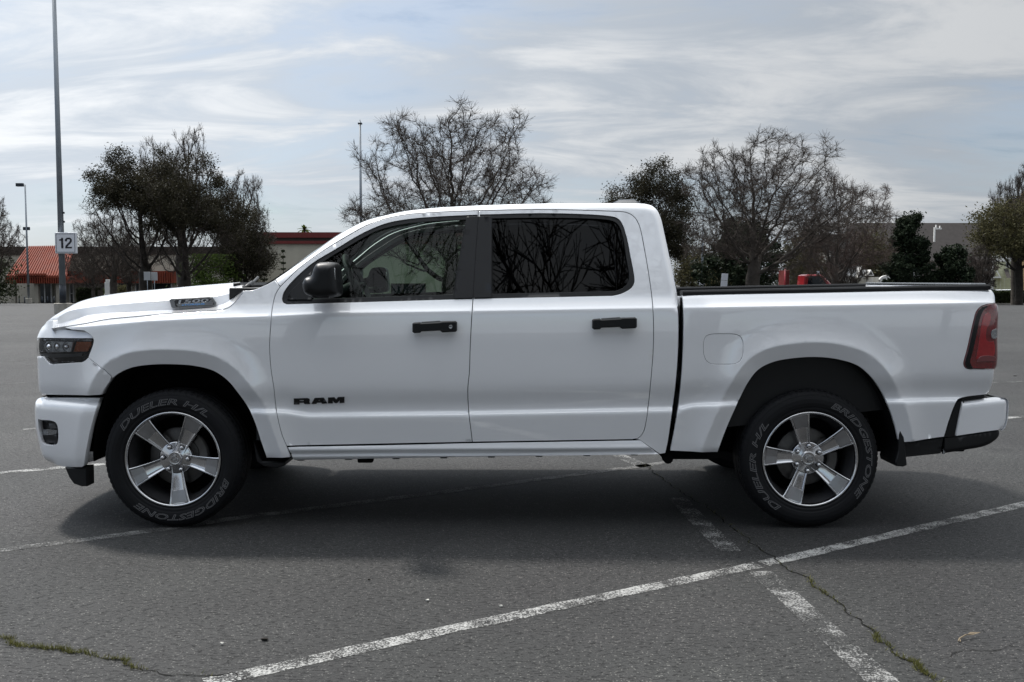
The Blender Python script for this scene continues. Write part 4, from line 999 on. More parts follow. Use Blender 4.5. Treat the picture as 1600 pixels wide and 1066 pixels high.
# ================================================================== ground
def asphalt_group(t, paint=None):
    """asphalt colour, roughness and bump in world position; paint = None or a base paint colour for worn markings"""
    g = N(t, 'ShaderNodeNewGeometry'); pos = g.outputs['Position']
    def nz(scale, detail=4, rough=.6, dist_=0, out='Fac', mp=None):
        n_ = N(t, 'ShaderNodeTexNoise', i_Scale=scale, i_Detail=detail, i_Roughness=rough, i_Distortion=dist_)
        if mp:
            m_ = N(t, 'ShaderNodeMapping'); m_.inputs['Scale'].default_value = mp; m_.inputs['Rotation'].default_value = (0, 0, R(15)); t.links.new(pos, m_.inputs[0]); t.links.new(m_.outputs[0], n_.inputs['Vector'])
        else: t.links.new(pos, n_.inputs['Vector'])
        return n_.outputs[out]
    def vor(scale, feat='F1'):
        v_ = N(t, 'ShaderNodeTexVoronoi', feature=feat, i_Scale=scale); t.links.new(pos, v_.inputs['Vector']); return v_
    big = nz(.30, 6, .62, .6); mid = nz(2.6, 6, .7, .4); fine = nz(120, 3, .7); grit = nz(240, 2, .7); streak = nz(.5, 4, .6, .3, mp=(.35, 2.2, 1))
    v = vor(190)
    stone = N(t, 'ShaderNodeSeparateColor'); t.links.new(v.outputs['Color'], stone.inputs[0])
    base = ramp(t, fine, [(.30, (.010, .0102, .0106)), (.45, (.025, .0254, .0258)), (.58, (.036, .0363, .0362)), (.75, (.066, .066, .065))])
    base = mixc(t, math_n(t, 'MULTIPLY', ramp(t, grit, [(.58, (0,) * 3), (.72, (1,) * 3)]), .40), base, (.078, .077, .074))
    base = mixc(t, math_n(t, 'MULTIPLY', ramp(t, stone.outputs[0], [(.955, (0,) * 3), (.96, (1,) * 3)], 'CONSTANT'), .75), base, (.20, .195, .185))
    pits = ramp(t, nz(52, 4, .78, mp=(.55, 1.3, 1)), [(.36, (0,) * 3), (.45, (1,) * 3)])
    base = mixc(t, 1.0, base, ramp(t, pits, [(0, (.38,) * 3), (1, (1.0,) * 3)]), 'MULTIPLY')
    base = mixc(t, 1.0, base, ramp(t, big, [(.30, (.38, .38, .38)), (.48, (.66, .66, .66)), (.70, (1.06, 1.05, 1.03))]), 'MULTIPLY')
    base = mixc(t, 1.0, base, ramp(t, mid, [(.3, (.80,) * 3), (.7, (1.16, 1.16, 1.15))]), 'MULTIPLY')
    base = mixc(t, 1.0, base, ramp(t, nz(.75, 4, .6, .5), [(.35, (.97, 1.0, .99)), (.65, (1.03, 1.0, 1.02))]), 'MULTIPLY')
    base = mixc(t, 1.0, base, ramp(t, streak, [(.35, (.90,) * 3), (.65, (1.10, 1.10, 1.09))]), 'MULTIPLY')
    base = mixc(t, 1.0, base, ramp(t, nz(1.3, 2, .5), [(.24, (.45,) * 3), (.33, (1.0,) * 3)]), 'MULTIPLY')      # old drips and stains
    # hairline crazing here and there
    ve = vor(2.6, 'DISTANCE_TO_EDGE'); wv = N(t, 'ShaderNodeVectorMath', operation='ADD')
    nn_ = N(t, 'ShaderNodeTexNoise', i_Scale=5.0, i_Detail=5); t.links.new(pos, nn_.inputs['Vector'])
    sc_ = N(t, 'ShaderNodeVectorMath', operation='SCALE'); sc_.inputs['Scale'].default_value = .22; t.links.new(nn_.outputs['Color'], sc_.inputs[0])
    t.links.new(pos, wv.inputs[0]); t.links.new(sc_.outputs[0], wv.inputs[1]); t.links.new(wv.outputs[0], ve.inputs['Vector'])
    crack = math_n(t, 'MULTIPLY', ramp(t, ve.outputs[0], [(.0, (1,) * 3), (.012, (0,) * 3)]), ramp(t, nz(.9, 3), [(.56, (0,) * 3), (.66, (.7,) * 3)]))
    base = mixc(t, crack, base, (.016, .016, .015))
    hgt = math_n(t, 'ADD', math_n(t, 'MULTIPLY', fine, .6), math_n(t, 'ADD', math_n(t, 'MULTIPLY', pits, .7), math_n(t, 'MULTIPLY', crack, -1.0)))
    if paint:
        wear = math_n(t, 'ADD', math_n(t, 'MULTIPLY', nz(95, 4, .75), .6), math_n(t, 'MULTIPLY', nz(6, 4, .65), .4))
        lo = paint[1]
        k = ramp(t, wear, [(lo, (0,) * 3), (lo + .06, (1,) * 3)])
        pc = mixc(t, 1.0, (*paint[0],), ramp(t, fine, [(.3, (.78,) * 3), (.65, (1.0,) * 3)]), 'MULTIPLY')
        base = mixc(t, k, base, pc)
    return base, hgt, mid
def ground_mat(name, paint=None):
    m = bpy.data.materials.new(name); m.use_nodes = True; t = m.node_tree; b = t.nodes['Principled BSDF']
    base, hgt, mid = asphalt_group(t, paint)
    t.links.new(base, b.inputs['Base Color'])
    b.inputs['Roughness'].default_value = .78; b.inputs['Specular IOR Level'].default_value = .5
    bp = N(t, 'ShaderNodeBump', i_Strength=.9, i_Distance=.008); t.links.new(hgt, bp.inputs['Height']); t.links.new(bp.outputs[0], b.inputs['Normal'])
    return m
M['asphalt'] = ground_mat('asphalt')
xs = [-900, -400, -200, -100, -50, -20, 0, 20, 50, 100, 200, 400, 900]
ys = [-600, -200, -60, -10, 10, 34, 37, 40, 60, 90, 120, 145, 160, 220, 400, 1500]
add('ground', [(x, y, gz(y)) for y in ys for x in xs], [(j * len(xs) + i, j * len(xs) + i + 1, (j + 1) * len(xs) + i + 1, (j + 1) * len(xs) + i) for j in range(len(ys) - 1) for i in range(len(xs) - 1)], M['asphalt'], None, False)['kind'] = 'structure'
# ---- painted bay lines
M['line'] = ground_mat('line_paint', ((.42, .42, .405), .480))
M['line_worn'] = ground_mat('line_paint_worn', ((.33, .33, .32), .515))
M['line_mid'] = ground_mat('line_paint_faded', ((.24, .24, .232), .492))
M['line_ghost'] = ground_mat('line_paint_ghost', ((.17, .17, .165), .53))
def stripe(px, w, m='line', name='bay_line', ragged=.0025):
    q = resample(np.array([G(*p) for p in px]), .04); d = np.gradient(q, axis=0); d /= np.linalg.norm(d, axis=1, keepdims=True); nr = np.stack([-d[:, 1], d[:, 0]], 1)
    rg = np.random.default_rng(int(abs(px[0][0] * 7 + px[0][1])))
    j = rg.normal(0, ragged, (len(q), 2)); j = (j + np.roll(j, 1, 0)) / 1.5
    V = [(*(q[i] + nr[i] * (w / 2 + j[i, 0])), .0015 + gz(q[i][1])) for i in range(len(q))] + [(*(q[i] - nr[i] * (w / 2 + j[i, 1])), .0015 + gz(q[i][1])) for i in range(len(q))]
    n = len(q)
    o = add(name, V, [(n + i, n + i + 1, i + 1, i) for i in range(n - 1)], M[m]); o['kind'] = 'structure'
    return o
stripe([(320, 1068), (700, 984), (1168, 886), (1186, 883)], .088)
stripe([(1192, 881), (1224, 874.5), (1600, 788), (1760, 752)], .088, 'line')
stripe([(-160, 883), (0, 860), (120, 845), (240, 829)], .085, 'line_mid')
stripe([(240, 829), (360, 811), (700, 768), (1005, 728), (1046, 722)], .09, 'line_mid')
stripe([(-150, 752), (0, 739), (105, 730), (320, 712)], .095)
stripe([(36, 671.5), (160, 662)], .09)
stripe([(1300, 676), (1575, 653), (1760, 638)], .09)
stripe([(1400, 602), (1560, 597.5), (1700, 593)], .10, 'line_worn')
stripe([(960, 709), (985, 720), (1010, 730)], .12, 'line_worn')
stripe([(1058, 778), (1100, 822), (1142, 862)], .12, 'line_worn')
stripe([(1188, 893), (1232, 932), (1300, 994), (1392, 1078)], .12, 'line_worn')
for a_, b_ in (((-60, 604), (40, 598)), ((-60, 566), (50, 562)), ((1570, 548), (1700, 545)), ((1570, 519), (1700, 517)), ((-40, 533), (58, 531))): stripe([a_, b_], .10, 'line_ghost')
# ---- cracks with weeds
M['crack'] = pm('crack_dirt', (.012, .012, .011), .95, 0, 0, .1, .4, 40)
def crack(px, w, seed):
    rg = np.random.default_rng(seed); q = resample(np.array([G(*p) for p in px]), .025)
    d = np.gradient(q, axis=0); d /= np.linalg.norm(d, axis=1, keepdims=True); nr = np.stack([-d[:, 1], d[:, 0]], 1); n = len(q)
    wob = rg.normal(0, .012, n); wob = (wob + np.roll(wob, 1) + np.roll(wob, 2)) / 1.7; q = q + nr * wob[:, None]
    ww = np.abs(rg.normal(w, w * .5, (n, 2))) * np.minimum(1, np.minimum(np.arange(n), np.arange(n)[::-1]) / 6)[:, None]
    V = [(*(q[i] + nr[i] * ww[i, 0]), .0030) for i in range(n)] + [(*(q[i] - nr[i] * ww[i, 1]), .0030) for i in range(n)]
    o = add('pavement_crack', V, [(n + i, n + i + 1, i + 1, i) for i in range(n - 1)], M['crack']); o['kind'] = 'structure'
    return q
c1 = crack([(-60, 985), (0, 1000), (60, 1014), (110, 1020), (190, 1034), (250, 1052), (300, 1060), (370, 1052), (384, 1068)], .0024, 3)
crack([(362, 1046), (360, 1036), (372, 1024), (377, 1014)], .0016, 4)
c2 = crack([(1000, 722), (1060, 765), (1130, 812), (1200, 866), (1222, 884), (1262, 905), (1320, 955), (1365, 990), (1400, 1022), (1440, 1046), (1480, 1072)], .0032, 5)
crack([(1445, 1028), (1490, 1025), (1530, 1018), (1570, 1013), (1610, 1010)], .0014, 6)
crack([(1230, 890), (1262, 897), (1258, 903)], .002, 7)
crack([(640, 1030), (700, 1012), (760, 1006)], .0012, 8)
M['grass'] = leaf_mat('weed_grass', (.045, .055, .016), (.15, .145, .05), .2)
def tufts(q, dens, seed, name, label):
    rg = np.random.default_rng(seed); V, F = [], []
    for (x, y) in q:
        for _ in range(rg.poisson(dens(x, y))):
            c = np.array([x + rg.normal(0, .008), y + rg.normal(0, .008), .004]); h_ = rg.uniform(.006, .02); a_ = rg.uniform(0, 6.28); l_ = rg.normal(0, .011, 2)
            b_ = len(V); V += [(c[0] - .0017 * math.cos(a_), c[1] - .0017 * math.sin(a_), .003), (c[0] + .0017 * math.cos(a_), c[1] + .0017 * math.sin(a_), .003), (c[0] + l_[0], c[1] + l_[1], .004 + h_)]; F.append((b_, b_ + 1, b_ + 2))
    return put(add(name, V, F, M['grass']), label, 'grass', None, 'stuff')
pa, pb, pc_ = G(30, 1008), G(100, 1020), G(190, 1034)
tufts(c1, lambda x, y: 38 * (math.exp(-((x - pa[0]) / .12) ** 2) + math.exp(-((x - pb[0]) / .10) ** 2) + .6 * math.exp(-((x - pc_[0]) / .08) ** 2)) + .5, 1, 'crack_weeds', 'low green weeds growing in the asphalt crack that ends at a bay line')
qa, qb, qc = G(1275, 920), G(1378, 1000), G(1440, 1046)
tufts(c2, lambda x, y: 30 * (.5 * math.exp(-((y - qa[1]) / .12) ** 2) + math.exp(-((y - qb[1]) / .07) ** 2) + 1.4 * math.exp(-((y - qc[1]) / .10) ** 2)) + .8, 2, 'crack_weeds', 'low green weeds growing in the seam beside the worn cross line')
# ---- litter
M['dry_leaf'] = pm('dry_leaf', (.20, .16, .11), .8, 0, 0, .2, .3, 60)
M['pale'] = pm('pale_scrap', (.55, .54, .50), .8, 0, 0, .2, .2, 60)
M['dark_leaf'] = pm('dark_leaf', (.02, .018, .015), .8, 0, 0, .2, .3, 60)
x, y = G(1515, 1000)
tw = MB().tube([(x - .06, y - .03, .006), (x - .045, y - .01, .010), (x - .01, y + .012, .016), (x + .03, y + .022, .018)], [.002, .003, .003, .001], 5)
tw.tube([(x - .05, y - .03, .004), (x - .045, y - .01, .010)], .002, 5)
tw = put(tw.build('dry_twig', M['dry_leaf']), 'small dry forked twig lying beside the weedy seam', 'twig')
lf = MB().q([(x - .01, y + .010, .014), (x + .015, y + .028, .022), (x + .06, y + .030, .020), (x + .02, y + .014, .016)], [(0, 1, 2, 3)]).build('leaf', M['dry_leaf'], tw)
def scrap(px, py, r_, m, name, label, cat, seed):
    rg = np.random.default_rng(seed); x, y = G(px, py); n_ = 9; mb = MB()
    mb.V = [(x + r_ * rg.uniform(.6, 1.2) * math.cos(k * 6.283 / n_), y + r_ * .7 * rg.uniform(.6, 1.2) * math.sin(k * 6.283 / n_), .006 + rg.uniform(0, .006)) for k in range(n_)] + [(x, y, .012)]
    mb.V += [(a_ * .9 + x * .1, b_ * .9 + y * .1, .004) for a_, b_, c_ in mb.V[:n_]]
    mb.F = [(k, (k + 1) % n_, n_) for k in range(n_)] + [(n_ + 1 + k, n_ + 1 + (k + 1) % n_, (k + 1) % n_, k) for k in range(n_)]
    return put(mb.build(name, M[m]), label, cat)
scrap(413, 1001, .017, 'dark_leaf', 'curled_leaf', 'small dark curled leaf lying past the end of the crack', 'leaf')if False else scrap(413, 1001, .017, 'dark_leaf', 'curled_leaf', 'small dark curled leaf lying near the crack and bay line', 'leaf', 1)
scrap(668, 940, .010, 'pale', 'paper_scrap', 'tiny white paper scrap on open asphalt in front of the truck', 'litter', 2)
scrap(783, 949, .008, 'pale', 'pebble', 'tiny white pebble just above the near bay line', 'pebble', 3)
scrap(347, 1008, .008, 'pale', 'pebble', 'tiny pale pebble close to the dark curled leaf', 'pebble', 4)
scrap(577, 908, .006, 'dark_leaf', 'pebble', 'tiny black pebble by the edge of the truck shadow', 'pebble', 5)
scrap(1525, 571, .05, 'dark_leaf', 'tar_lump', 'dark lump lying on the open lot behind the truck', 'lump', 6) if False else scrap(1586, 588, .03, 'dark_leaf', 'tar_lump', 'small dark lump on the open lot behind the tailgate', 'lump', 6)

# ================================================================== trees
M['bark'] = pm('grey_bark', (.072, .063, .055), .9, 0, 0, .15, .35, 3.0, .5, 30)
M['bark_dark'] = pm('dark_bark', (.036, .031, .027), .9, 0, 0, .15, .35, 3.0, .5, 30)
M['twig'] = pm('twig_bark', (.062, .052, .045), .9, 0, 0, .15, .3, 2.0)
M['twig_red'] = pm('twig_reddish', (.075, .056, .049), .9, 0, 0, .15, .3, 2.0)
M['twig_olive'] = pm('twig_olive', (.07, .06, .038), .9, 0, 0, .15, .3, 2.0)
M['leaf_brown'] = leaf_mat('leaf_brown_green', (.014, .014, .009), (.046, .042, .025), .2)
M['leaf_dark'] = leaf_mat('leaf_dark_green', (.012, .018, .010), (.045, .055, .026), .15)
M['leaf_green'] = leaf_mat('leaf_green', (.028, .050, .012), (.085, .12, .030), .25)
M['leaf_olive'] = leaf_mat('leaf_olive', (.035, .036, .016), (.10, .092, .045), .25)
M['leaf_conifer'] = leaf_mat('needle_dark', (.008, .014, .009), (.030, .042, .022), .1)
def vadd(a, b, k=1.0): return (a[0] + b[0] * k, a[1] + b[1] * k, a[2] + b[2] * k)
def vnorm(a):
    l = math.sqrt(a[0] ** 2 + a[1] ** 2 + a[2] ** 2) or 1; return (a[0] / l, a[1] / l, a[2] / l)
def skeleton(seed, trunk=.22, natt=1100, twigs=7, low=.0, gaps=.35, rtrunk=.034, tl=.05, upw=.05, bumpy=.13, **_):
    """a tree of unit height grown towards points spread through its crown: (start, end, radius0, radius1, level)"""
    rg = np.random.default_rng(seed)
    A = rg.normal(0, 1, (natt * 4, 3)); A /= np.linalg.norm(A, axis=1, keepdims=True); A *= rg.random((len(A), 1)) ** .40
    ph = rg.uniform(0, 6.28, 6)
    nse = np.sin(A[:, 0] * 5.3 + ph[0]) * np.sin(A[:, 1] * 4.7 + ph[1]) + np.sin(A[:, 2] * 6.1 + ph[2] + A[:, 0] * 3) * .7 + np.sin(A[:, 0] * 9 + A[:, 2] * 8 + ph[3]) * .4
    bump = 1 + bumpy * np.sin(np.arctan2(A[:, 2], A[:, 0]) * 5 + ph[4]) + .08 * np.sin(np.arctan2(A[:, 2], A[:, 0]) * 11 + ph[5])
    A = A * bump[:, None]
    zc0_ = trunk + (1 - trunk) * .42
    A = A * np.array([.5, .5, .55]); A[:, 2] = np.where(A[:, 2] > 0, A[:, 2] / .55 * (1 - zc0_), A[:, 2] / .55 * (zc0_ - trunk * (.95 - low)))
    A[:, 2] += zc0_
    A = A[nse > -1.1 + gaps][:natt]
    st = .026; ns = max(3, int(trunk / st)); cur = np.stack([np.cumsum(rg.normal(0, .0025, ns + 1)), np.cumsum(rg.normal(0, .0025, ns + 1)), np.linspace(0, trunk, ns + 1)], 1)
    nodes = [tuple(p) for p in cur]; par = [-1] + list(range(ns)); X = np.array(nodes)
    d = np.linalg.norm(A[:, None] - X[None], axis=2); near = d.argmin(1); nd = d.min(1); alive = np.ones(len(A), bool)
    for it in range(95):
        act = alive & (nd < .75)
        if not act.any(): break
        dirs = A[act] - X[near[act]]; dirs /= np.maximum(np.linalg.norm(dirs, axis=1, keepdims=True), 1e-9)
        S_ = np.zeros((len(X), 3)); np.add.at(S_, near[act], dirs); ix = np.unique(near[act])
        v = S_[ix]; v /= np.maximum(np.linalg.norm(v, axis=1, keepdims=True), 1e-9)
        v = v + rg.normal(0, .13, v.shape) + np.array([0, 0, upw]); v /= np.linalg.norm(v, axis=1, keepdims=True)
        new = X[ix] + v * st
        ok = np.array([np.min(np.sum((X - q) ** 2, 1)) > (st * .35) ** 2 for q in new])
        if not ok.any():
            alive[act] &= rg.random(act.sum()) > .3; continue
        new, pr = new[ok], ix[ok]; b = len(X); X = np.concatenate([X, new]); par += list(pr)
        d = np.linalg.norm(A[:, None] - new[None], axis=2); m = d.min(1); k = d.argmin(1); up_ = m < nd; near[up_] = b + k[up_]; nd[up_] = m[up_]
        alive &= nd > .036
    n_ = len(X); r_ = np.zeros(n_); kid = np.zeros(n_, int)
    for i in range(1, n_): kid[par[i]] += 1
    for i in range(n_ - 1, 0, -1):
        if r_[i] == 0: r_[i] = .0011 ** 2.15
        r_[par[i]] += r_[i]
    r_ = r_ ** (1 / 2.15); r_ *= 1 + (rtrunk / r_[0] - 1) * np.clip((r_ - .0011) / (r_[0] - .0011), 0, 1)
    segs = []
    for i in range(1, n_):
        a, p = X[i], X[par[i]]; lv = 0 if r_[i] > .010 else 2 if r_[i] > .0045 else 3
        segs.append((tuple(p), tuple(a), min(r_[par[i]], r_[i] * 1.35), r_[i], lv))
    thin = np.where((r_ < .0042) & (np.arange(n_) > ns))[0]; R_ = random.Random(seed)
    for i in thin:
        a, d0 = X[i], X[i] - X[par[i]]; d0 = d0 / (np.linalg.norm(d0) + 1e-9)
        for k in range(twigs + (3 if kid[i] == 0 else 0)):
            p = tuple(a); dv = vnorm((d0[0] * .8 + R_.gauss(0, .6), d0[1] * .8 + R_.gauss(0, .6), d0[2] * .8 + R_.gauss(0, .55) + .22)); L_ = tl * R_.uniform(.5, 1.2); q = vadd(p, dv, L_ * .5)
            segs.append((p, q, .0007, .0005, 4)); dv2 = vnorm((dv[0] + R_.gauss(0, .3), dv[1] + R_.gauss(0, .3), dv[2] + R_.gauss(0, .3) + .12)); segs.append((q, vadd(q, dv2, L_ * .5), .0005, .0004, 4))
            if R_.random() < .5: dv3 = vnorm((dv[0] + R_.gauss(0, .6), dv[1] + R_.gauss(0, .6), dv[2] + R_.gauss(0, .5))); segs.append((q, vadd(q, dv3, L_ * .38), .0006, .0005, 4))
    return segs
def seg_mesh(segs, sides, rmin):
    A = np.array([s[0] for s in segs]); B = np.array([s[1] for s in segs]); r0 = np.maximum(np.array([s[2] for s in segs]), rmin); r1 = np.maximum(np.array([s[3] for s in segs]), rmin * .8)
    d = B - A; d /= np.maximum(np.linalg.norm(d, axis=1, keepdims=True), 1e-9)
    h_ = np.where(np.abs(d[:, 2:3]) < .9, np.array([[0, 0, 1.0]]), np.array([[1.0, 0, 0]]))
    u = np.cross(d, h_); u /= np.linalg.norm(u, axis=1, keepdims=True); v = np.cross(d, u); V = []
    for P_, r_ in ((A - d * r0[:, None] * .3, r0), (B + d * r1[:, None] * .3, r1)):
        for k in range(sides):
            t = 6.28318 * k / sides; V.append(P_ + (u * math.cos(t) + v * math.sin(t)) * r_[:, None])
    V = np.stack(V, 1); n_ = len(segs); base = np.arange(n_)[:, None] * 2 * sides; F = []
    for k in range(sides): F.append(base + np.array([[k, (k + 1) % sides, sides + (k + 1) % sides, sides + k]]))
    return V.reshape(-1, 3), np.concatenate(F)
def leaves(C, size, rg, squash=1.0, droop=0.0):
    n_ = len(C); a = rg.normal(0, 1, (n_, 3)); a[:, 2] = a[:, 2] * squash - droop; a /= np.linalg.norm(a, axis=1, keepdims=True)
    b = rg.normal(0, 1, (n_, 3)); b -= a * np.sum(a * b, 1, keepdims=True); b /= np.linalg.norm(b, axis=1, keepdims=True)
    s = size * rg.uniform(.6, 1.4, (n_, 1))
    V = np.stack([C - a * s, C + b * s * .45, C + a * s, C - b * s * .45], 1).reshape(-1, 3)
    return V, np.arange(4 * n_).reshape(-1, 4)
def tree(name, label, cxp, Y, pxl, pxr, pyt, group, seed, leaf=None, nleaf=0, lsize=.12, leafz=(.3, 1), bark='bark', twigm='twig', rmin=.0065, keep=lambda s: True, clump=.35, hidebare=False, ybase=None, droop=.0, lmin=3, cat='tree', **kw):
    """a tree that stands at depth Y and spans pxl..pxr, with its top at pyt"""
    zb = gz(Y) if ybase is None else ybase
    base = (P(cxp, 440, Y)[0], Y, zb); H = P(cxp, pyt, Y)[2] - zb
    segs = skeleton(seed, **kw); E = np.array([s[1] for s in segs])
    x0, x1 = np.percentile(E[:, 0], .3), np.percentile(E[:, 0], 99.7); sz = H / E[:, 2].max()
    l_, r_ = base[0] - P(pxl, 440, Y)[0], P(pxr, 440, Y)[0] - base[0]
    sl, sr = l_ / max(-x0, .05), r_ / max(x1, .05); sy = (sl + sr) / 2
    def tf(p): return (p[0] * (sl if p[0] < 0 else sr), p[1] * sy, p[2] * sz)
    S_ = [(tf(a), tf(b), r0 * sz, r1 * sz, lv) for a, b, r0, r1, lv in segs]
    root = empty(name, base, label, cat, group)
    big = [s for s in S_ if s[4] <= 2]; small = [s for s in S_ if s[4] > 2]
    V, F = seg_mesh(big, 7, .02); link('trunk', mk('trunk', V, F, M[bark], True), root, base)
    cr = None
    if small and not hidebare:
        V, F = seg_mesh(small, 3, rmin); cr = link('crown', mk('crown', V, F, M[twigm], False), root, base)
    if leaf:
        rg = np.random.default_rng(seed + 99)
        tips = np.array([s[1] for s in S_ if s[4] >= lmin]); zz = tips[:, 2] / H
        tips = tips[(zz > leafz[0]) & (zz <= leafz[1])]
        # leaf clumps gather round some of the twig ends
        nc = max(8, int(len(tips) * .07)); cen = tips[rg.integers(0, len(tips), nc)]; wt = rg.gamma(1.2, 1, nc); wt /= wt.sum()
        C = cen[rg.choice(nc, nleaf, p=wt)] + rg.normal(0, clump, (nleaf, 3)) * np.array([1, 1, .8])
        C[:, 2] -= droop * np.abs(rg.normal(0, 1, nleaf))
        V, F = leaves(C, lsize, rg, .8, droop); link('foliage' if cr else 'crown', mk('foliage', V, F, M[leaf], False), root, base)
    return root
def bush(name, label, Y, pxl, pxr, pyt, leaf, seed, nleaf=6000, lsize=.12, group=None, cat='bush', lobes=14, ybase=None, shape='round', py_bot=None):
    zb = gz(Y) if ybase is None else ybase
    x0, x1 = P(pxl, 440, Y)[0], P(pxr, 440, Y)[0]; H = P(800, pyt, Y)[2] - zb; rg = np.random.default_rng(seed)
    base = ((x0 + x1) / 2, Y, zb); w = (x1 - x0) / 2; root = empty(name, base, label, cat, group)
    mb = MB(); mb.tube([(0, 0, 0), (w * .05, 0, H * .35), (w * .02, .05, H * .8)], [.05 * H, .035 * H, .01 * H], 7); mb.build('trunk', M['bark_dark'], root, True, base)
    C = []; per = nleaf // lobes
    for k in range(lobes):
        z = rg.uniform(.12 if shape == 'round' else .0, .92); wr_ = (math.sqrt(max(0, 1 - (2 * z - .9) ** 2 * .9)) if shape == 'round' else (1.05 - z) ** .75 * (1 if z > .15 else .8))
        a_ = rg.uniform(0, 6.283); rr = rg.uniform(.35 if shape == 'round' else .0, .85) * wr_; c = np.array([w * rr * math.cos(a_), w * rr * math.sin(a_), z * H])
        s_ = rg.uniform(.16, .34) * min(w, H * .6)
        if shape == 'cone':                            # sprays that point outwards and up
            t = rg.random(per) ** .7; dirv = np.array([math.cos(a_) * .9, math.sin(a_) * .9, .45]); L_ = w * .55 * wr_ + .3
            C.append(c + np.outer(t * L_, dirv) + rg.normal(0, 1, (per, 3)) * (s_ * .55 * (1.15 - t))[:, None])
        else: C.append(c + rg.normal(0, 1, (per, 3)) * s_ * np.array([1, 1, .75]))
    C = np.concatenate(C); C[:, 2] = np.clip(C[:, 2], .05, H * 1.02)
    V, F = leaves(C, lsize, rg); link('crown', mk('crown', V, F, M[leaf], False), root, base)
    return root
GB, GL = 'bare winter trees round the lot', 'leafy trees round the lot'
# trees seen above and beside the truck
tree('bare_tree', 'large bare tree with many spreading limbs behind the truck cab roof', 702, 60, 545, 884, 148, GB, 11, trunk=.14, natt=2300, twigs=9, low=.1, gaps=.32, tl=.05, rmin=.0065, bark='bark_dark', rtrunk=.034)
tree('bare_tree', 'wide bare tree with stout grey trunk above the truck bed', 1178, 52, 1064, 1372, 194, GB, 23, trunk=.24, natt=2000, twigs=9, gaps=.36, tl=.05, rmin=.0065, rtrunk=.042)
tree('bare_tree', 'bare tree with reddish twigs standing right of the stout bare tree', 1305, 66, 1235, 1392, 262, GB, 31, trunk=.2, twigm='twig_red', rmin=.0065)
tree('brown_tree', 'dark brown-green leafy tree directly behind the rear of the cab', 1018, 86, 942, 1084, 247, GL, 41, natt=700, twigs=2, gaps=.05, bumpy=.04, leaf='leaf_brown', nleaf=60000, lsize=.09, clump=.42, leafz=(.34, 1.0), trunk=.28, bark='bark_dark')
tree('brown_tree', 'dense dark leafy tree with forked trunks left of the building wall', 226, 74, 134, 300, 226, GL, 52, natt=700, twigs=2, gaps=.35, bumpy=.04, leaf='leaf_brown', nleaf=40000, lsize=.078, clump=.32, leafz=(.62, 1.0), trunk=.20, bark='bark_dark', rtrunk=.04, droop=.12)
tree('brown_tree', 'dense dark leafy tree with drooping crown and curved trunks over the green bush', 290, 72, 232, 384, 226, GL, 57, natt=700, twigs=2, gaps=.35, bumpy=.04, leaf='leaf_brown', nleaf=46000, lsize=.078, clump=.34, leafz=(.50, 1.0), trunk=.16, bark='bark_dark', rtrunk=.036, droop=.25)
tree('bare_tree', 'bare tree whose thin top pokes out above the dense dark crowns', 285, 92, 215, 345, 188, GB, 61, trunk=.3, rmin=.009)
tree('bare_tree', 'bare tree with grey twigs left of the dark forked tree', 178, 100, 118, 240, 302, GB, 67, trunk=.22, rmin=.009)
tree('bare_tree', 'small bare tree in front of the red fascia by the numbered pole', 146, 118, 104, 186, 366, GB, 71, trunk=.2, rmin=.009, twigm='twig')
tree('bare_tree', 'small dark bare tree in front of the red fascia near the sign back', 201, 108, 168, 236, 362, GB, 73, trunk=.28, rmin=.009, bark='bark_dark')
tree('bare_tree', 'bare tree with fine twigs in front of the red banded building', 372, 98, 322, 430, 262, GB, 79, trunk=.25, rmin=.009)
tree('brown_tree', 'slim dark leafy tree against the red banded building', 384, 92, 338, 426, 322, GL, 83, leaf='leaf_brown', nleaf=26000, lsize=.085, clump=.42, leafz=(.28, .97), trunk=.25, bark='bark_dark', droop=.3)
tree('bare_tree', 'grey bare tree left of the red roofed entrance', -22, 95, -75, 34, 292, GB, 89, trunk=.25, rmin=.009)
bush('dark_tree', 'dark leafy tree left of the red roofed entrance', 120, -70, 16, 392, 'leaf_dark', 90, 5000, .2, GL, 'tree')
bush('green_bush', 'rounded bright green bush behind the front of the hood', 88, 284, 372, 400, 'leaf_green', 91, 9000, .13)
tree('street_tree', 'half leafed tree in front of the clapboard house', 1593, 96, 1526, 1655, 292, GL, 97, natt=700, twigs=2, gaps=.05, bumpy=.04, leaf='leaf_olive', nleaf=24000, lsize=.13, clump=.48, leafz=(.42, .9), trunk=.3, bark='bark_dark')
tree('bare_tree', 'thin bare tree rising above the half leafed tree by the clapboard house', 1588, 100, 1548, 1632, 248, GB, 101, trunk=.35, rmin=.009)
tree('bare_tree', 'low bare tree with crooked dark trunk left of the clapboard house', 1532, 92, 1496, 1554, 380, GB, 103, trunk=.22, rmin=.009, bark='bark_dark')
tree('bare_tree', 'hazy reddish bare tree in front of the long dark roof', 1492, 120, 1440, 1552, 382, GB, 107, trunk=.2, rmin=.009, twigm='twig_red')
bush('conifer', 'tall dark green conifer beside the long dark roof', 84, 1376, 1462, 330, 'leaf_conifer', 109, 30000, .13, 'dark conifers behind the truck bed', 'conifer', 90, shape='cone')
bush('conifer', 'short dark green conifer right of the tall conifer', 84, 1442, 1526, 384, 'leaf_conifer', 113, 20000, .15, 'dark conifers behind the truck bed', 'conifer', 60, shape='cone')
bush('conifer', 'leaning dark conifer behind the stout bare tree', 78, 1086, 1232, 342, 'leaf_conifer', 127, 26000, .15, 'dark conifers behind the truck bed', 'conifer', 80, shape='cone')
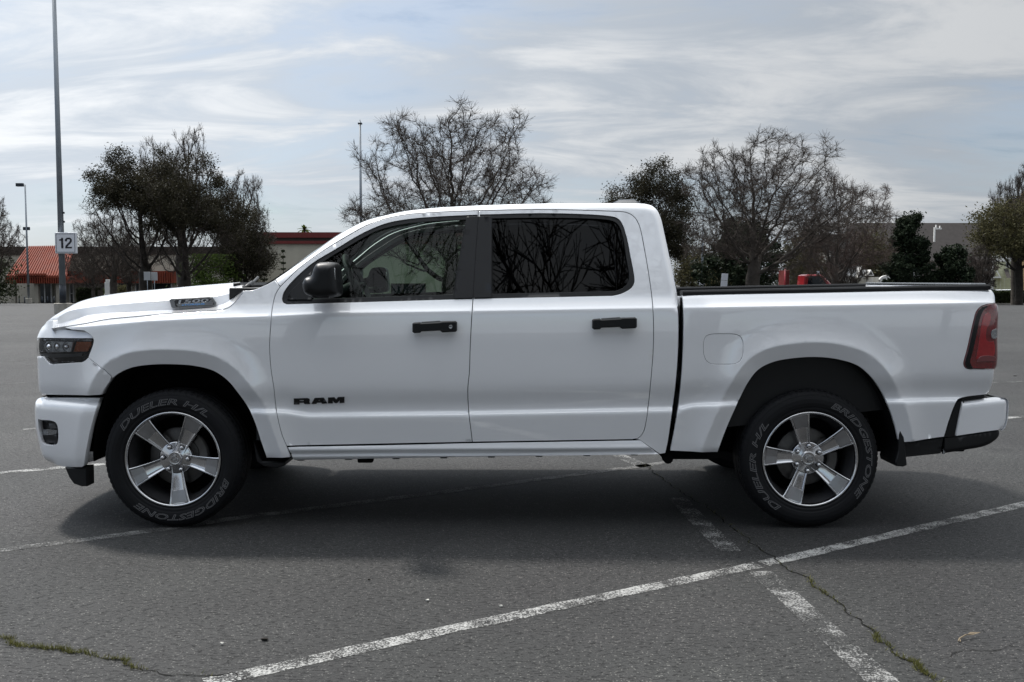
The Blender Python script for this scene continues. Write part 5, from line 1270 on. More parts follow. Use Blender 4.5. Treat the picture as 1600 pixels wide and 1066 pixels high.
for k, (a_, b_, c_, Y_, lf_, lab) in enumerate(((1052, 1112, 380, 125, 'leaf_olive', 'hazy brown shrub tree beside the double armed lamp pole'), (1098, 1168, 392, 112, 'leaf_olive', 'brown shrub tree behind the leaning conifer'),
                                     (1222, 1290, 352, 110, 'leaf_olive', 'olive brown tree behind the red work truck'), (1322, 1400, 352, 112, 'leaf_olive', 'olive green tree left of the tall conifer'))):
    tree('shrub_tree', lab, (a_ + b_) / 2, Y_, a_, b_, c_, GL, 131 + k * 6, leaf=lf_, nleaf=5200, lsize=.16, clump=.6, leafz=(.08, 1.0), trunk=.12, twigm='twig_olive', rmin=.009)
tree('bare_tree', 'small bare tree with pale stems beside the white walled house', 1318, 100, 1276, 1352, 372, GB, 163, trunk=.16, rmin=.009)
tree('bare_tree', 'bare tree half hidden behind the bed rail near the brown shrub', 1268, 98, 1232, 1300, 380, GB, 167, trunk=.16, rmin=.009, twigm='twig_olive')
# two small tiered evergreens against the wall, and a palm behind the building
for (a_, b_, c_, lab, sd) in ((405, 421, 404, 'small tiered evergreen near the leafy tree trunk', 171), (436, 450, 390, 'small tiered evergreen alone against the tan wall', 173)):
    Y_ = 112; x0, x1 = P(a_, 440, Y_)[0], P(b_, 440, Y_)[0]; zb = gz(Y_); H = P(800, c_, Y_)[2] - zb; rg = np.random.default_rng(sd); base = ((x0 + x1) / 2, Y_, zb)
    root = empty('tiered_evergreen', base, lab, 'conifer', 'small tiered evergreens by the wall')
    MB().tube([(0, 0, 0), (0, 0, H)], [.09, .02], 6).build('trunk', M['bark_dark'], root, True, base)
    C = []
    for t in np.arange(.2, 1.0, .11):
        rr = (x1 - x0) / 2 * (1.1 - t * .75); a = rg.uniform(0, 6.28, 160); q = rr * rg.random(160) ** .6
        C.append(np.stack([q * np.cos(a), q * np.sin(a), H * t + rg.normal(0, .05, 160) + q * .18], 1))
    V, F = leaves(np.concatenate(C), .11, rg); link('crown', mk('crown', V, F, M['leaf_dark'], False), root, base)
Y_ = 185; bx_ = P(477, 440, Y_)[0]; zt = P(477, 359, Y_)[2]; base = (bx_, Y_, gz(Y_)); H = zt - base[2]
palm = empty('palm_tree', base, 'palm tree top showing over the red banded roof', 'palm')
MB().tube([(0, 0, 0), (.1, 0, H * .5), (0, 0, H)], [.28, .22, .2], 8).build('trunk', M['bark_dark'], palm, True, base)
rg = random.Random(5)
for k in range(22):
    a = k * 2.4; el = R(rg.uniform(-25, 75)); L_ = 1.7 * rg.uniform(.8, 1.1); mb = MB(); pts = []
    for t in np.linspace(0, 1, 6): pts.append(Vector((math.cos(a) * math.cos(el) * L_ * t, math.sin(a) * math.cos(el) * L_ * t, H + math.sin(el) * L_ * t - .75 * t * t)))
    sd = Vector((-math.sin(a), math.cos(a), 0)); ww = (.03, .22, .3, .26, .16, .01)
    mb.V = [tuple(p - sd * w) for p, w in zip(pts, ww)] + [tuple(p + Vector((0, 0, .06))) for p in pts] + [tuple(p + sd * w) for p, w in zip(pts, ww)]
    mb.F = [(r_ * 6 + i, r_ * 6 + i + 1, r_ * 6 + i + 7, r_ * 6 + i + 6) for r_ in range(2) for i in range(5)]
    mb.build('frond', M['leaf_green'], palm, False, base)
# bare trees on the camera's side of the lot, seen mirrored in the windows and paint
for x, Y_, H, sd, lab in ((-6, -21, 21, 181, 'tall bare tree across the lot, mirrored in the front door glass'), (5, -20, 21, 191, 'spreading bare tree across the lot, mirrored in the rear door glass'), (15, -24, 15, 193, 'tall bare tree across the lot, mirrored in the bed side')):
    segs = skeleton(sd, trunk=.2, rtrunk=.022, natt=2300, twigs=5)
    S_ = [(tuple(c * H for c in a), tuple(c * H for c in b), r0 * H, r1 * H, lv) for a, b, r0, r1, lv in segs]
    root = empty('bare_tree', (x, Y_, 0), lab, 'tree', GB)
    V, F = seg_mesh([s for s in S_ if s[4] <= 2], 6, .02); link('trunk', mk('trunk', V, F, M['bark_dark'], True), root, (x, Y_, 0))
    V, F = seg_mesh([s for s in S_ if s[4] > 2], 3, .010); link('crown', mk('crown', V, F, M['twig'], False), root, (x, Y_, 0))
# ================================================================== buildings, lamps, vehicles
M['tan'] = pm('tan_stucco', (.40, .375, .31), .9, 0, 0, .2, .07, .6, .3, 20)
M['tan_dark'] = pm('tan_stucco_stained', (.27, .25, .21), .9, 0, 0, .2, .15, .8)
M['brown'] = pm('brown_parapet', (.045, .036, .031), .8, 0, 0, .2, .15, .8)
M['red_metal'] = pm('red_roof_metal', (.19, .046, .028), .75, 0, 0, .15, .16, .7)
M['red_band'] = pm('red_band', (.13, .022, .020), .6, 0, 0, .3, .1, .8)
M['dark_glass'] = pm('shop_glass', (.012, .016, .022), .08, 0, 0, .5, .2, .5)
M['white_trim'] = pm('white_trim', (.70, .69, .66), .6, 0, 0, .3, .05, 2)
M['pole_grey'] = pm('pole_steel', (.21, .235, .26), .45, .4, 0, .5, .1, 3)
M['pole_dark'] = pm('pole_scuffed', (.022, .028, .038), .6, .2, 0, .4, .35, 4)
M['concrete'] = pm('concrete', (.30, .285, .255), .9, 0, 0, .2, .3, 3, .4, 25)
M['sign_white'] = pm('sign_white', (.62, .64, .68), .5, 0, 0, .4, .03, 2)
M['sign_grey'] = pm('sign_back', (.34, .35, .36), .5, .3, 0, .4, .05, 2)
M['sign_ink'] = pm('sign_black', (.006, .007, .011), .5, 0, 0, .4, .05, 2)
M['kerb'] = pm('kerb_concrete', (.24, .23, .21), .9, 0, 0, .2, .15, 1)
M['hedge'] = leaf_mat('hedge_leaf', (.010, .016, .007), (.04, .052, .020), .15)
def bx(mb, px0, px1, py0, py1, Y, dep, bev=0):
    """box whose front face at depth Y covers the pixels"""
    a, b = P(px0, py1, Y), P(px1, py0, Y); mb.box(a[0], b[0], Y, Y + dep, a[2], b[2], bev); return mb
def part(name, m, parent, *boxes, bev=0):
    mb = MB()
    for b in boxes: bx(mb, *b, bev=bev)
    return mb.build(name, M[m], parent)
def ribs(name, m, parent, px0, px1, py0, py1, Y, n_, proud=.30):
    mb = MB(); a, b = P(px0, py1, Y), P(px1, py0, Y)
    for k in range(n_):
        x = a[0] + (b[0] - a[0]) * (k + .5) / n_; w = (b[0] - a[0]) / n_ * .16
        mb.box(x - w, x + w, Y - proud, Y - .001, a[2], b[2])
    o = mb.build(name, M[m], parent); o['kind'] = 'stuff'; return o
YB = 150; GB0 = 476.5
store = empty('store_building', (P(160, 440, YB)[0], YB, gz(YB)), 'low tan store with red ribbed fascia and sloping red entrance roof', 'building')
part('wall', 'tan', store, (-120, 391, 398, GB0, YB, 25))
part('parapet', 'brown', store, (-122, 393, 385.5, 398, YB - .25, 25.6))
fa = part('fascia', 'red_metal', store, (104, 271, 423.5, 442.5, YB - 2.2, 2.18)); ribs('fascia_rib', 'red_metal', fa, 104, 271, 423.5, 442.5, YB - 2.2, 46)
for a_, b_ in ((109, 114.5), (133, 148), (176, 205), (212, 232), (238, 268)):
    w_ = part('shop_window', 'dark_glass', store, (a_, b_, 443.5, 474.5, YB - .12, .1)); part('window_frame', 'white_trim', w_, (a_ - .5, a_ + .3, 443, 475, YB - .16, .1), (b_ - .3, b_ + .5, 443, 475, YB - .16, .1), (a_, b_, 458.5, 459.3, YB - .16, .1))
YE = YB - 9
po = part('entrance_fascia', 'red_metal', store, (8.6, 104, 431.5, 443, YE, 8.9)); ribs('fascia_rib', 'red_metal', po, 8.6, 104, 431.5, 443, YE, 27)
part('fascia_beam', 'red_metal', store, (24, 70, 427.4, 430.4, YE - .6, .55))
e0, e1, e2, e3 = P(10, 431.5, YE - .2), P(104, 431.5, YE - .2), P(116, 384.5, YB - 1), P(42, 385.8, YB - 1)
mb = MB().q([e0, e1, e2, e3] + [(p[0], p[1], p[2] - .3) for p in (e0, e1, e2, e3)], [(0, 1, 2, 3), (7, 6, 5, 4), (0, 4, 5, 1), (1, 5, 6, 2), (2, 6, 7, 3), (3, 7, 4, 0)])
rf = mb.build('entrance_roof', M['red_metal'], store); mb = MB()
for k in range(23):
    u = (k + .5) / 23; a, b = Vector(e0).lerp(Vector(e1), u), Vector(e3).lerp(Vector(e2), u); w = Vector((.09, 0, 0)); up_ = Vector((0, -.06, .14))
    mb.q([a - w, a + w, b + w, b - w, a - w + up_, a + w + up_, b + w + up_, b - w + up_], [(4, 5, 6, 7), (0, 1, 5, 4), (1, 2, 6, 5), (3, 0, 4, 7)])
mb.build('roof_rib', M['red_metal'], rf)['kind'] = 'stuff'
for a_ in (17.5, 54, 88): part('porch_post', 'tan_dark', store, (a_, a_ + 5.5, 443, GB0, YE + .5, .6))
dr = part('entrance_door', 'dark_glass', store, (60, 80, 443.5, 475, YB - .2, .18)); part('door_frame', 'white_trim', dr, (59.4, 60.6, 443, 475.5, YB - .3, .2), (69.4, 70.2, 443, 475.5, YB - .3, .2), (79.6, 80.6, 443, 475.5, YB - .3, .2))
for k, a_ in enumerate((30, 38.8, 66, 74.6, 84.6)):
    p = P(a_, 474, YE - 2); b = empty('bollard', (p[0], YE - 2, gz(YE)), 'thin steel bollard in front of the red roofed entrance', 'bollard', 'bollards by the red roofed entrance')
    MB().lathe([(.08, 0), (.08, .1)], 8) ; MB().tube([(0, 0, 0), (0, 0, 1.0)], .085, 8).build('post', M['pole_dark'], b, True, tuple(b.location)); MB().tube([(0, 0, 1.0), (0, 0, 1.05)], [.085, .04], 8).build('cap', M['pole_grey'], b, True, tuple(b.location))
big = empty('store_building', (P(530, 440, YB + 6)[0], YB + 6, gz(YB)), 'tall tan windowless store wall with dark red bands along its roof', 'building')
YG = YB + 6
part('wall', 'tan', big, (391.5, 740, 381, GB0, YG, 30))
part('roof_band', 'red_band', big, (389, 742, 363, 371.5, YG - .5, 31)); part('roof_band', 'brown', big, (391, 740, 371.5, 376.5, YG - .2, 30.4)); part('roof_band', 'red_band', big, (390, 741, 376.5, 381, YG - .4, 30.8))
for k in range(3):
    a_ = 612 + 18 * k; w_ = part('shop_window', 'dark_glass', big, (a_, a_ + 16, 444, 474, YG - .1, .08)); part('window_frame', 'brown', w_, (a_ - 1, a_ + .4, 443, 475, YG - .2, .12), (a_ + 15.6, a_ + 17, 443, 475, YG - .2, .12), (a_ + .4, a_ + 15.6, 443, 444.5, YG - .2, .12))
# clipped hedge and shrubs before the store
def hedge(name, label, px0, px1, py0, Y, dep, seed, n_, cat='hedge'):
    zb = gz(Y); x0, x1 = P(px0, 440, Y)[0], P(px1, 440, Y)[0]; H = P(px0, py0, Y)[2] - zb; rg = np.random.default_rng(seed); base = ((x0 + x1) / 2, Y, zb)
    root = empty(name, base, label, cat); w = (x1 - x0) / 2
    MB().box(-w * .97, w * .97, .1, dep - .1, 0, H * .9).build('inner_growth', M['brown'], root, False, base)
    C = np.stack([rg.uniform(-w, w, n_), rg.uniform(0, dep, n_), rg.uniform(.03, 1, n_) * H], 1)
    f = rg.integers(0, 3, n_); C[f == 0, 1] = rg.normal(0, .05, (f == 0).sum()); C[f == 1, 2] = H + rg.normal(0, .06, (f == 1).sum())
    V, F = leaves(C, .10, rg); link('leaves', mk('leaves', V, F, M['hedge'], False), root, base)['kind'] = 'stuff'
hedge('hedge', 'clipped green hedge below the small bare trees by the store', 118, 152, 451, 118, 2, 1, 4000)
hedge('hedge', 'long clipped dark hedge along the kerb before the clapboard house', 1530, 1680, 456, 104, 2, 2, 12000)
bush('shrub', 'loose green shrub beside the white marker post', 124, 148, 166, 452, 'leaf_green', 7, 2500, .14); bush('shrub', 'low olive shrub before the store windows', 126, 172, 200, 446, 'leaf_olive', 8, 2500, .14)
kb = add('kerb', *(lambda a, b: (MB().box(a, b, 101.6, 101.9, gz(101.6) - .1, gz(101.6) + .15).V, MB().box(a, b, 101.6, 101.9, gz(101.6) - .1, gz(101.6) + .15).F))(P(1500, 440, 101.6)[0], P(1760, 440, 101.6)[0]), M['kerb']); kb['kind'] = 'structure'
vz = [(P(x, 440, y)[0], y, gz(y) + .05) for x, y in ((1500, 101.9), (1760, 101.9), (1900, 135), (1440, 135))]
add('lawn', vz, [(0, 1, 2, 3)], M['leaf_olive'])['kind'] = 'structure'
# ---- lamp poles
def pole(name, label, px, Y, r0, r1, pyt, group='tall lamp poles in the lot', base_h=.6, base_r=.35):
    x = P(px, 440, Y)[0]; zb = gz(Y); loc = (x, Y, zb); root = empty(name, loc, label, 'lamp pole', group); H = P(px, pyt, Y)[2] - zb
    MB().tube([(0, 0, base_h * .9), (0, 0, H)], [r0, r1], 14).build('pole', M['pole_grey'], root, True, loc)
    mb = MB().tube([(0, 0, -.2), (0, 0, base_h * .96), (0, 0, base_h)], [base_r, base_r, base_r * .93], 18); mb.build('concrete_base', M['concrete'], root, False, loc)
    return root, loc, H
def head(root, loc, z, dx, L_=.8, w=.3, arm=.35, th=.16):
    s = 1 if dx > 0 else -1
    a = MB().tube([(0, 0, z), (s * arm, 0, z + .02)], .045, 8).build('lamp_arm', M['pole_grey'], root, True, loc)
    MB().box(min(s * arm, s * (arm + L_)), max(s * arm, s * (arm + L_)), -w / 2, w / 2, z - th * .5, z + th * .5, .03).build('lamp_head', M['pole_dark'], root, False, loc)
p12, l12, H12 = pole('lamp_pole', 'tall grey lamp pole carrying a white sign numbered 12', 97.5, 36, .135, .075, -60, base_h=.47, base_r=.37)
head(p12, l12, H12 - .1, 1); head(p12, l12, H12 - .1, -1)
z0 = P(97, 446, 36)[2] - l12[2]
MB().tube([(0, 0, .45), (0, 0, z0)], .139, 14).build('scuffed_sleeve', M['pole_dark'], p12, True, l12)
sa, sb = P(86, 396.4, 35.7), P(118.6, 363.2, 35.7); wx, wz = sb[0] - sa[0], sb[2] - sa[2]; sx0, sz0 = sa[0] - l12[0], sa[2] - l12[2]
sg = MB().box(sx0, sx0 + wx, -.30, -.16, sz0, sz0 + wz, .03).build('number_sign', M['sign_white'], p12, False, l12)
mb = MB(); t_, e_ = .016, .055
for q in ((e_, wx - e_, e_, e_ + t_), (e_, wx - e_, wz - e_ - t_, wz - e_), (e_, e_ + t_, e_ + t_ * 1.05, wz - e_ - t_ * 1.05), (wx - e_ - t_, wx - e_, e_ + t_ * 1.05, wz - e_ - t_ * 1.05)): mb.box(sx0 + q[0], sx0 + q[1], -.306, -.299, sz0 + q[2], sz0 + q[3])
mb.build('sign_border', M['sign_ink'], sg, False, l12)
def digit(outl):
    q = np.array(outl, float); mb = MB(); mb.V = [(sx0 + wx * (.20 + .60 * u), -.309, sz0 + wz * (.25 + .50 * v)) for u, v in q]; mb.F = [tuple(range(len(q)))]; mb.build('sign_number', M['sign_ink'], sg, False, l12)
digit([(.02, .72), (.02, .83), (.13, .86), (.19, .93), (.21, 1.0), (.33, 1.0), (.33, 0), (.17, 0), (.17, .72)])
two = spline([(.535, .66), (.55, .80), (.63, .905), (.75, .935), (.87, .90), (.925, .80), (.92, .68), (.84, .53), (.70, .37), (.60, .24), (.555, .075)], 5)
d_ = np.gradient(two, axis=0); d_ /= np.linalg.norm(d_, axis=1, keepdims=True); n2_ = np.stack([-d_[:, 1], d_[:, 0] * 1.0], 1) * .075
mb = MB(); k_ = len(two); mb.V = [(sx0 + wx * (.20 + .60 * u), -.309, sz0 + wz * (.25 + .50 * v)) for u, v in np.concatenate([two + n2_, two - n2_])]; mb.F = [(i, i + 1, k_ + i + 1, k_ + i) for i in range(k_ - 1)]
b_ = len(mb.V); mb.V += [(sx0 + wx * (.20 + .60 * u), -.3092, sz0 + wz * (.25 + .50 * v)) for u, v in ((.48, 0), (1.0, 0), (1.0, .14), (.48, .14))]; mb.F.append((b_, b_ + 1, b_ + 2, b_ + 3)); mb.build('sign_number', M['sign_ink'], sg, False, l12)
for zz in (P(97, 333, 36)[2], P(97, 347, 36)[2]): MB().box(.10, .17, -.05, .05, zz - l12[2] - .03, zz - l12[2] + .05, .01).build('pole_bracket', M['pole_dark'], p12, False, l12)
pl, ll, Hl = pole('lamp_pole', 'slim lamp pole with one head and mid height floodlights by the red roof', 44, 128, .16, .09, 289, base_h=.75, base_r=.42)
head(pl, ll, Hl, -1, .95, .5, .25, .45); zz = P(44, 357, 128)[2] - ll[2]
for s in (-1, 1): MB().box(min(s * .15, s * .45), max(s * .15, s * .45), -.15, .15, zz - .25, zz + .2, .05).build('floodlight', M['pole_dark'], pl, False, ll)
pc, lc, Hc_ = pole('lamp_pole', 'bare topped lamp pole left of the large bare tree', 565, 70, .14, .075, 190)
MB().box(-.16, .16, -.16, .16, Hc_ - .22, Hc_ - .10, .03).build('pole_collar', M['pole_dark'], pc, False, lc); MB().tube([(0, 0, Hc_ - .1), (0, 0, Hc_ + .14)], [.04, .02], 6).build('pole_tip', M['pole_dark'], pc, True, lc)
pr, lr, Hr = pole('lamp_pole', 'pale lamp pole with two flat arms beside the brown shrub', 1097, 92, .14, .08, 333)
head(pr, lr, Hr, 1, .6, .25, .2, .10); head(pr, lr, Hr, -1, .6, .25, .2, .10)
a, b = P(1091.5, 446, 91.6), P(1101.5, 437.5, 91.6); MB().box(a[0] - lr[0], b[0] - lr[0], -.2, -.16, a[2] - lr[2], b[2] - lr[2]).build('lot_sign', M['sign_white'], pr, False, lr)
# ---- signs
def sign(name, label, px0, px1, py0, py1, Y, m='sign_white', n_=1, cat='sign', mark=None, tilt=0):
    c = P((px0 + px1) / 2, 440, Y)[0]; zb = gz(Y); loc = (c, Y, zb); root = empty(name, loc, label, cat)
    a, b = P(px0, py1, Y), P(px1, py0, Y)
    MB().tube([(0, .04, 0), (0, .04, b[2] - zb - .02)], .03, 8).build('post', M['pole_grey'], root, True, loc)
    for k in range(n_):
        z0_ = a[2] + (b[2] - a[2]) * k / n_; z1_ = a[2] + (b[2] - a[2]) * (k + .96) / n_
        o = MB().box(a[0] - c, b[0] - c, -.02, .005, z0_ - zb, z1_ - zb, .006).build('sign_plate', M[m], root, False, loc)
        if mark:
            w, h_ = b[0] - a[0], z1_ - z0_; MB().box(-w * .12, w * .12, -.026, -.021, z0_ - zb + h_ * .3, z0_ - zb + h_ * .7).build('sign_mark', M['red_band'], o, False, loc)
    if tilt: root.rotation_euler = (0, tilt, 0)
    return root
sign('parking_sign', 'grey back of a sign seen left of the green bush', 225, 235, 424.5, 438, 66, 'sign_grey'); sign('parking_sign', 'second grey sign back beside the green bush, on its own post', 236, 246, 424.8, 438.4, 66.3, 'sign_grey')
sign('parking_sign', 'pair of stacked white signs left of the stout bare tree', 1123.5, 1134, 427, 449, 60, 'sign_white', 2, tilt=.07)
sign('speed_sign', 'small white sign with dark red mark by the red work truck', 1276, 1281.2, 423.5, 434.5, 78, 'sign_white', 1, mark=True)
p = P(168.5, 440, 110); mk_ = empty('marker_post', (p[0], 110, gz(110)), 'white stepped marker post among the shrubs by the store', 'post'); zt = P(168, 437, 110)[2] - gz(110)
MB().box(-.38, .38, -.3, .3, 0, zt * .42, .03).build('base', M['white_trim'], mk_, False, tuple(mk_.location)); MB().box(-.3, .3, -.25, .25, zt * .42, zt * .9, .03).build('shaft', M['white_trim'], mk_, False, tuple(mk_.location)); MB().box(-.2, .2, -.2, .2, zt * .9, zt, .03).build('cap', M['white_trim'], mk_, False, tuple(mk_.location))
# ---- houses on the right
M['siding_green'] = pm('pale_green_siding', (.50, .50, .34), .7, 0, 0, .3, .04, 1)
M['siding_orange'] = pm('ochre_siding', (.50, .34, .18), .7, 0, 0, .3, .04, 1)
M['shingle'] = pm('dark_shingle', (.050, .045, .043), .9, 0, 0, .2, .2, 1.5)
M['grey_wall'] = pm('grey_wall', (.20, .195, .185), .85, 0, 0, .2, .08, 1)
M['white_wall'] = pm('white_wall', (.60, .58, .52), .8, 0, 0, .2, .05, 1)
def boards(name, m, parent, px0, px1, py0, py1, Y, step):
    mb = MB(); a, b = P(px0, py1, Y), P(px1, py0, Y); z = a[2]
    while z < b[2]:
        z1 = min(z + step, b[2]); mb.q([(a[0], Y - .05, z), (b[0], Y - .05, z), (b[0], Y - .012, z1), (a[0], Y - .012, z1)], [(0, 1, 2, 3)]); mb.q([(a[0], Y, z), (b[0], Y, z), (b[0], Y - .05, z), (a[0], Y - .05, z)], [(0, 1, 2, 3)]); z = z1
    o = mb.build(name, M[m], parent); o['kind'] = 'stuff'; return o
YH = 132
hs = empty('clapboard_house', (P(1552, 440, YH)[0], YH, gz(YH)), 'tall clapboard house in pale green and ochre siding with small gabled porch', 'house')
part('wall', 'siding_green', hs, (1552, 1590, 334, 477, YH, 14)); boards('siding', 'siding_green', hs, 1553.4, 1589.6, 334, 477, YH, .22)
part('wall', 'siding_orange', hs, (1590, 1700, 300, 477, YH - .6, 14)); boards('siding', 'siding_orange', hs, 1590.6, 1699, 300, 477, YH - .6, .22)
part('corner_trim', 'white_trim', hs, (1551.4, 1553, 334, 477, YH - .1, .2)); part('belt_trim', 'white_trim', hs, (1553, 1590, 400, 409, YH - .12, .11))
a, b, c, d = P(1545, 336, YH - .8), P(1715, 336, YH - .8), P(1700, 285, YH + 7), P(1590, 285, YH + 7)
MB().q([a, b, c, d] + [(p[0], p[1], p[2] - .25) for p in (a, b, c, d)], [(0, 1, 2, 3), (4, 5, 1, 0), (3, 7, 4, 0), (7, 6, 5, 4), (1, 5, 6, 2), (2, 6, 7, 3)]).build('roof', M['shingle'], hs)
for a_, b_, c_, d_ in ((1571.5, 1575, 405, 417), (1580, 1584.5, 404, 417)):
    w_ = part('window', 'white_trim', hs, (a_ - 1, b_ + 1, c_ - 1, d_ + 1.6, YH - .2, .15)); part('pane', 'dark_glass', w_, (a_, b_, c_, d_, YH - .24, .06))
g0, g1, g2 = P(1563.6, 434.6, YH - 2.5), P(1577.5, 434.6, YH - 2.5), P(1570.6, 421.2, YH - 2.5)
por = MB().q([g0, g1, g2] + [(p[0], YH - .1, p[2]) for p in (g0, g1, g2)], [(0, 1, 2), (0, 2, 5, 3), (2, 1, 4, 5), (0, 3, 4, 1)]).build('porch_gable', M['white_trim'], hs)
q0, q1, q2 = P(1566.6, 431.4, YH - 2.56), P(1574.4, 431.4, YH - 2.56), P(1570.6, 424.4, YH - 2.56); MB().q([q0, q1, q2], [(0, 1, 2)]).build('gable_panel', M['siding_green'], por)
a, b = P(1575, 420.5, YH - 1.5), P(1587, 434.5, YH - 2.5); MB().q([(a[0], YH - .1, a[2]), (b[0], YH - .1, a[2]), (b[0] + .3, YH - 2.2, b[2]), (a[0] + .4, YH - 2.2, b[2])], [(0, 1, 2, 3)]).build('porch_roof', M['shingle'], hs)
for a_ in (1568.6, 1573.8, 1579.2): part('porch_column', 'white_trim', hs, (a_, a_ + 1.6, 434.5, 477, YH - 2.3, .2))
hs.rotation_euler = (0, 0, R(-26.6))
YA = 195
ap = empty('apartment_block', (P(1440, 440, YA)[0], YA, gz(YA)), 'long grey apartment block under a broad dark shingle roof', 'building')
part('wall', 'grey_wall', ap, (1300, 1560, 405, 470, YA, 16))
a, b, c, d = P(1296, 408, YA - 1), P(1566, 408, YA - 1), P(1560, 348.5, YA + 8), P(1330, 348.5, YA + 8)
MB().q([a, b, c, d] + [(p[0], p[1], p[2] - .3) for p in (a, b, c, d)], [(0, 1, 2, 3), (4, 5, 1, 0), (3, 7, 4, 0), (1, 5, 6, 2), (7, 6, 5, 4)]).build('roof', M['shingle'], ap)
mb = MB(); bx(mb, 1459.5, 1462, 355, 378, YA - .5, .4); bx(mb, 1462, 1471.5, 356, 358.6, YA - .5, .4); bx(mb, 1462.6, 1464, 351.5, 356, YA - .5, .4); bx(mb, 1468.6, 1470, 353, 356, YA - .5, .4); mb.build('vent_stack', M['white_trim'], ap)
for k in range(9):
    a_ = 1312 + 27 * k; w_ = part('window', 'white_trim', ap, (a_, a_ + 9, 416, 431, YA - .12, .1)); part('pane', 'dark_glass', w_, (a_ + 1, a_ + 8, 417, 430, YA - .16, .05))
YW = 106
wh = empty('white_house', (P(1310, 440, YW)[0], YW, gz(YW)), 'grey house with white corner wall behind the red work truck', 'house')
part('wall', 'grey_wall', wh, (1298, 1328, 372, 478, YW, 10)); part('corner_wall', 'white_wall', wh, (1286, 1298, 395, 478, YW - .5, 9)); part('corner_trim', 'white_trim', wh, (1326.5, 1328.5, 385, 478, YW - .1, .2)); part('roof_edge', 'shingle', wh, (1283, 1331, 366, 372, YW - 1, 12))
gh = empty('porch_house', (P(1350, 440, 103)[0], 103, gz(103)), 'low white porch building with two pointed gables behind the bed rail', 'house'); Y_ = 103
part('wall', 'white_wall', gh, (1327, 1376, 433, 478, Y_, 6)); part('eave', 'white_trim', gh, (1325, 1341, 431.4, 433.4, Y_ - .6, 6)); part('opening', 'dark_glass', gh, (1331.5, 1339.5, 436.5, 478, Y_ - .08, .06)); part('garage_door', 'white_trim', gh, (1354, 1364, 436, 478, Y_ - .1, .08))
for x0, x1, y0, y1 in ((1340.5, 1351, 415, 434), (1355, 1366, 421.5, 431)):
    a, b, c = P(x0, y1, Y_ - 1), P(x1, y1, Y_ - 1), P((x0 + x1) / 2 + .6, y0, Y_ - 1); o = MB().q([a, b, c] + [(p[0], Y_ + 3, p[2]) for p in (a, b, c)], [(0, 1, 2), (0, 2, 5, 3), (2, 1, 4, 5), (0, 3, 4, 1)]).build('gable', M['white_trim'], gh)
    i0, i1, i2 = [tuple(Vector(q).lerp(Vector(((a[0] + b[0]) / 2, Y_ - 1, a[2] * .6 + c[2] * .4)), .42) + Vector((0, -.03, 0))) for q in (a, b, c)]; MB().q([i0, i1, i2], [(0, 1, 2)]).build('gable_panel', M['shingle'], o)
ag = empty('arch_wall', (P(1387, 440, 101)[0], 101, gz(101)), 'low white wall with arched opening beside the pointed gables', 'wall'); a, b = P(1374, 478, 101), P(1402, 430, 101)
mb = MB(); n_ = 14; cx_, r_ = (a[0] + b[0]) / 2, (b[0] - a[0]) / 2
for k in range(n_ + 1):
    t = math.pi * k / n_; x = cx_ - r_ * math.cos(t); zt_ = b[2] - (1 - math.sin(t)) * .5; xi = cx_ - r_ * .74 * math.cos(t); zi = a[2] + (b[2] - a[2]) * .2 + (b[2] - a[2]) * .55 * math.sin(t)
    mb.V += [(x, 101, zt_), (xi, 101, zi), (x, 101.4, zt_), (xi, 101.4, zi)]
for k in range(n_): i = 4 * k; mb.F += [(i, i + 1, i + 5, i + 4), (i + 2, i + 6, i + 7, i + 3), (i, i + 4, i + 6, i + 2), (i + 1, i + 3, i + 7, i + 5)]
mb.build('arch', M['white_trim'], ag)
for x0, x1 in ((a[0], a[0] + .7), (b[0] - .7, b[0])): MB().box(x0, x1, 101.01, 101.39, a[2], a[2] + (b[2] - a[2]) * .6).build('pier', M['white_trim'], ag)
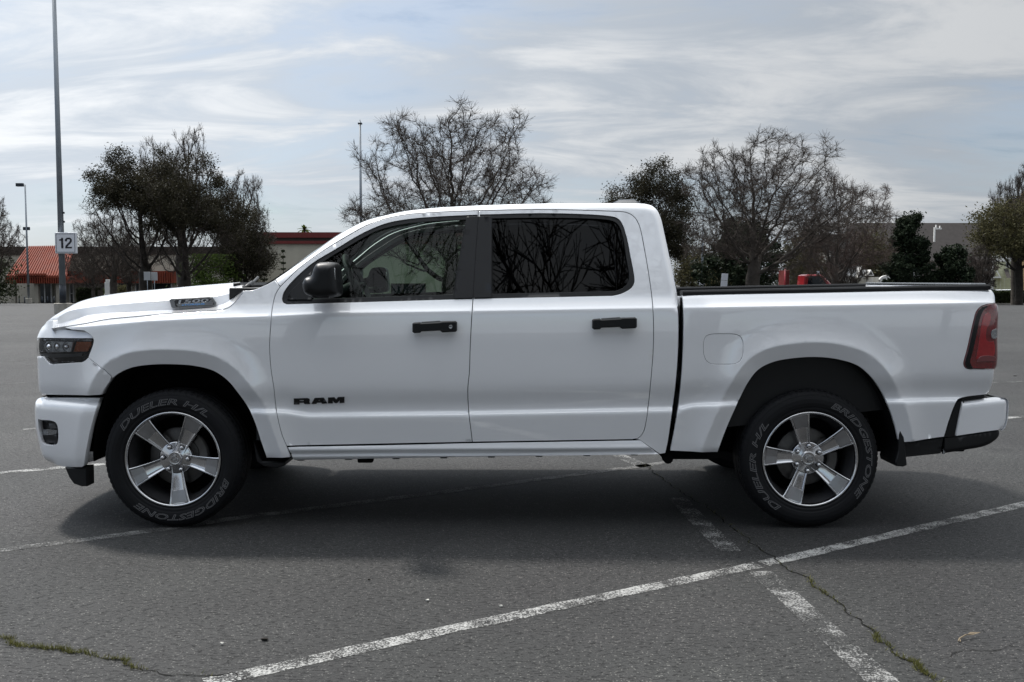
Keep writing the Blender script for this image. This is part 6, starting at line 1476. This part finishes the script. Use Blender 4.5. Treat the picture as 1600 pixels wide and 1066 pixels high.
# ---- vehicles
M['car_red'] = pm('red_car_paint', (.30, .012, .018), .35, 0, .8, .5, .05, 2); M['car_white'] = pm('white_car_paint', (.70, .71, .72), .3, 0, .8, .5, .02, 2); M['car_dark'] = pm('dark_car_paint', (.02, .025, .032), .3, 0, .8, .5, .05, 2)
def car(name, label, loc, m, L_=4.6, H=1.45, Wd=1.8, flip=1, cat='car', kind='sedan'):
    root = empty(name, loc, label, cat); f = flip
    if kind == 'sedan':
        body = [(-.5, .22), (-.5, .50), (-.46, .60), (-.30, .66), (.32, .66), (.46, .63), (.5, .52), (.5, .22)]; cab = [(-.34, .655), (-.20, .93), (-.12, .985), (.10, 1.0), (.22, .95), (.40, .66)]; win = [(-.29, .68), (-.19, .90), (-.11, .945), (.10, .955), (.20, .91), (.32, .68)]
    else:
        body = [(-.5, .28), (-.5, .62), (-.42, .66), (-.18, .68), (.10, .66), (.16, .62), (.16, .28)]; cab = [(-.30, .66), (-.16, .97), (-.12, 1.0), (.05, 1.0), (.09, .96), (.10, .66)]; win = [(-.22, .69), (-.13, .92), (-.10, .945), (.02, .945), (.04, .92), (.05, .69)]
    sc = lambda q: [(f * x * L_, z * H) for x, z in q]
    MB().prism(sc(body), -Wd / 2, Wd / 2, .06).build('body', M[m], root, False, loc); MB().prism(sc(cab), -Wd / 2 + .10, Wd / 2 - .10, .08).build('cabin', M[m], root, False, loc)
    for s in (-1, 1):
        y = s * (Wd / 2 - .085); MB().prism(sc(win), y - .012, y + .012, .004).build('side_window', M['dark_glass'], root, False, loc)
    q = sc(cab[:2]); MB().q([(q[0][0] - f * .02 + f * .05, -Wd * .40, q[0][1] + .03), (q[0][0] - f * .02 + f * .05, Wd * .40, q[0][1] + .03), (q[1][0] - f * .03, Wd * .36, q[1][1] - .01), (q[1][0] - f * .03, -Wd * .36, q[1][1] - .01)], [(0, 1, 2, 3)]).build('windshield', M['lens'] if kind != 'sedan' else M['dark_glass'], root, False, loc)
    for wx_ in ((-.32, .30) if kind == 'sedan' else (-.36, .30)):
        for s in (-1, 1):
            R_ = .33 if kind == 'sedan' else .42; c = (f * wx_ * L_, s * (Wd / 2 - .10), R_)
            w_ = MB().lathe([(R_ * .5, -.11), (R_ * .95, -.11), (R_, -.07), (R_, .07), (R_ * .95, .11), (R_ * .5, .11)], 20, c).build('wheel', M['rubber'], root, True, loc); MB().lathe([(.001, s * .10), (R_ * .55, s * .105)], 16, c).build('rim', M['alu'], w_, True, loc)
    return root
car('sedan', 'white sedan parked behind the long dark hedge', (P(1569, 440, 116)[0], 116, gz(116) + .05), 'car_white', 3.6 * 1.25, 2.15 * .85, flip=1)
car('parked_car', 'dark sedan half hidden by the pickup tail before the clapboard house', (P(1537, 440, 112)[0], 112, gz(112) + .05), 'car_dark', 4.6, 1.9, flip=1)
YT = 70; tx = P(1262, 440, YT)[0]; tloc = (tx, YT, gz(YT))
wt = car('work_truck', 'red work truck with upright red bulkhead behind its cab', tloc, 'car_red', 5.6, P(1250, 429, YT)[2] - gz(YT), 2.0, flip=-1, cat='truck', kind='cab')
a, b = P(1221.5, 446, YT), P(1230.5, 419.5, YT); zt = b[2] - tloc[2]
MB().box(a[0] - tx, b[0] - tx - .1, -.95, .95, .9, zt - .15, .03).build('bulkhead', M['red_band'], wt, False, tloc); MB().tube([(a[0] - tx - .02, -.95, .8), (a[0] - tx - .02, -.95, zt)], .07, 8).build('bulkhead_post', M['car_red'], wt, True, tloc); MB().box(a[0] - tx - 2.6, a[0] - tx, -.98, .98, .85, 1.0, .02).build('flatbed', M['red_band'], wt, False, tloc)
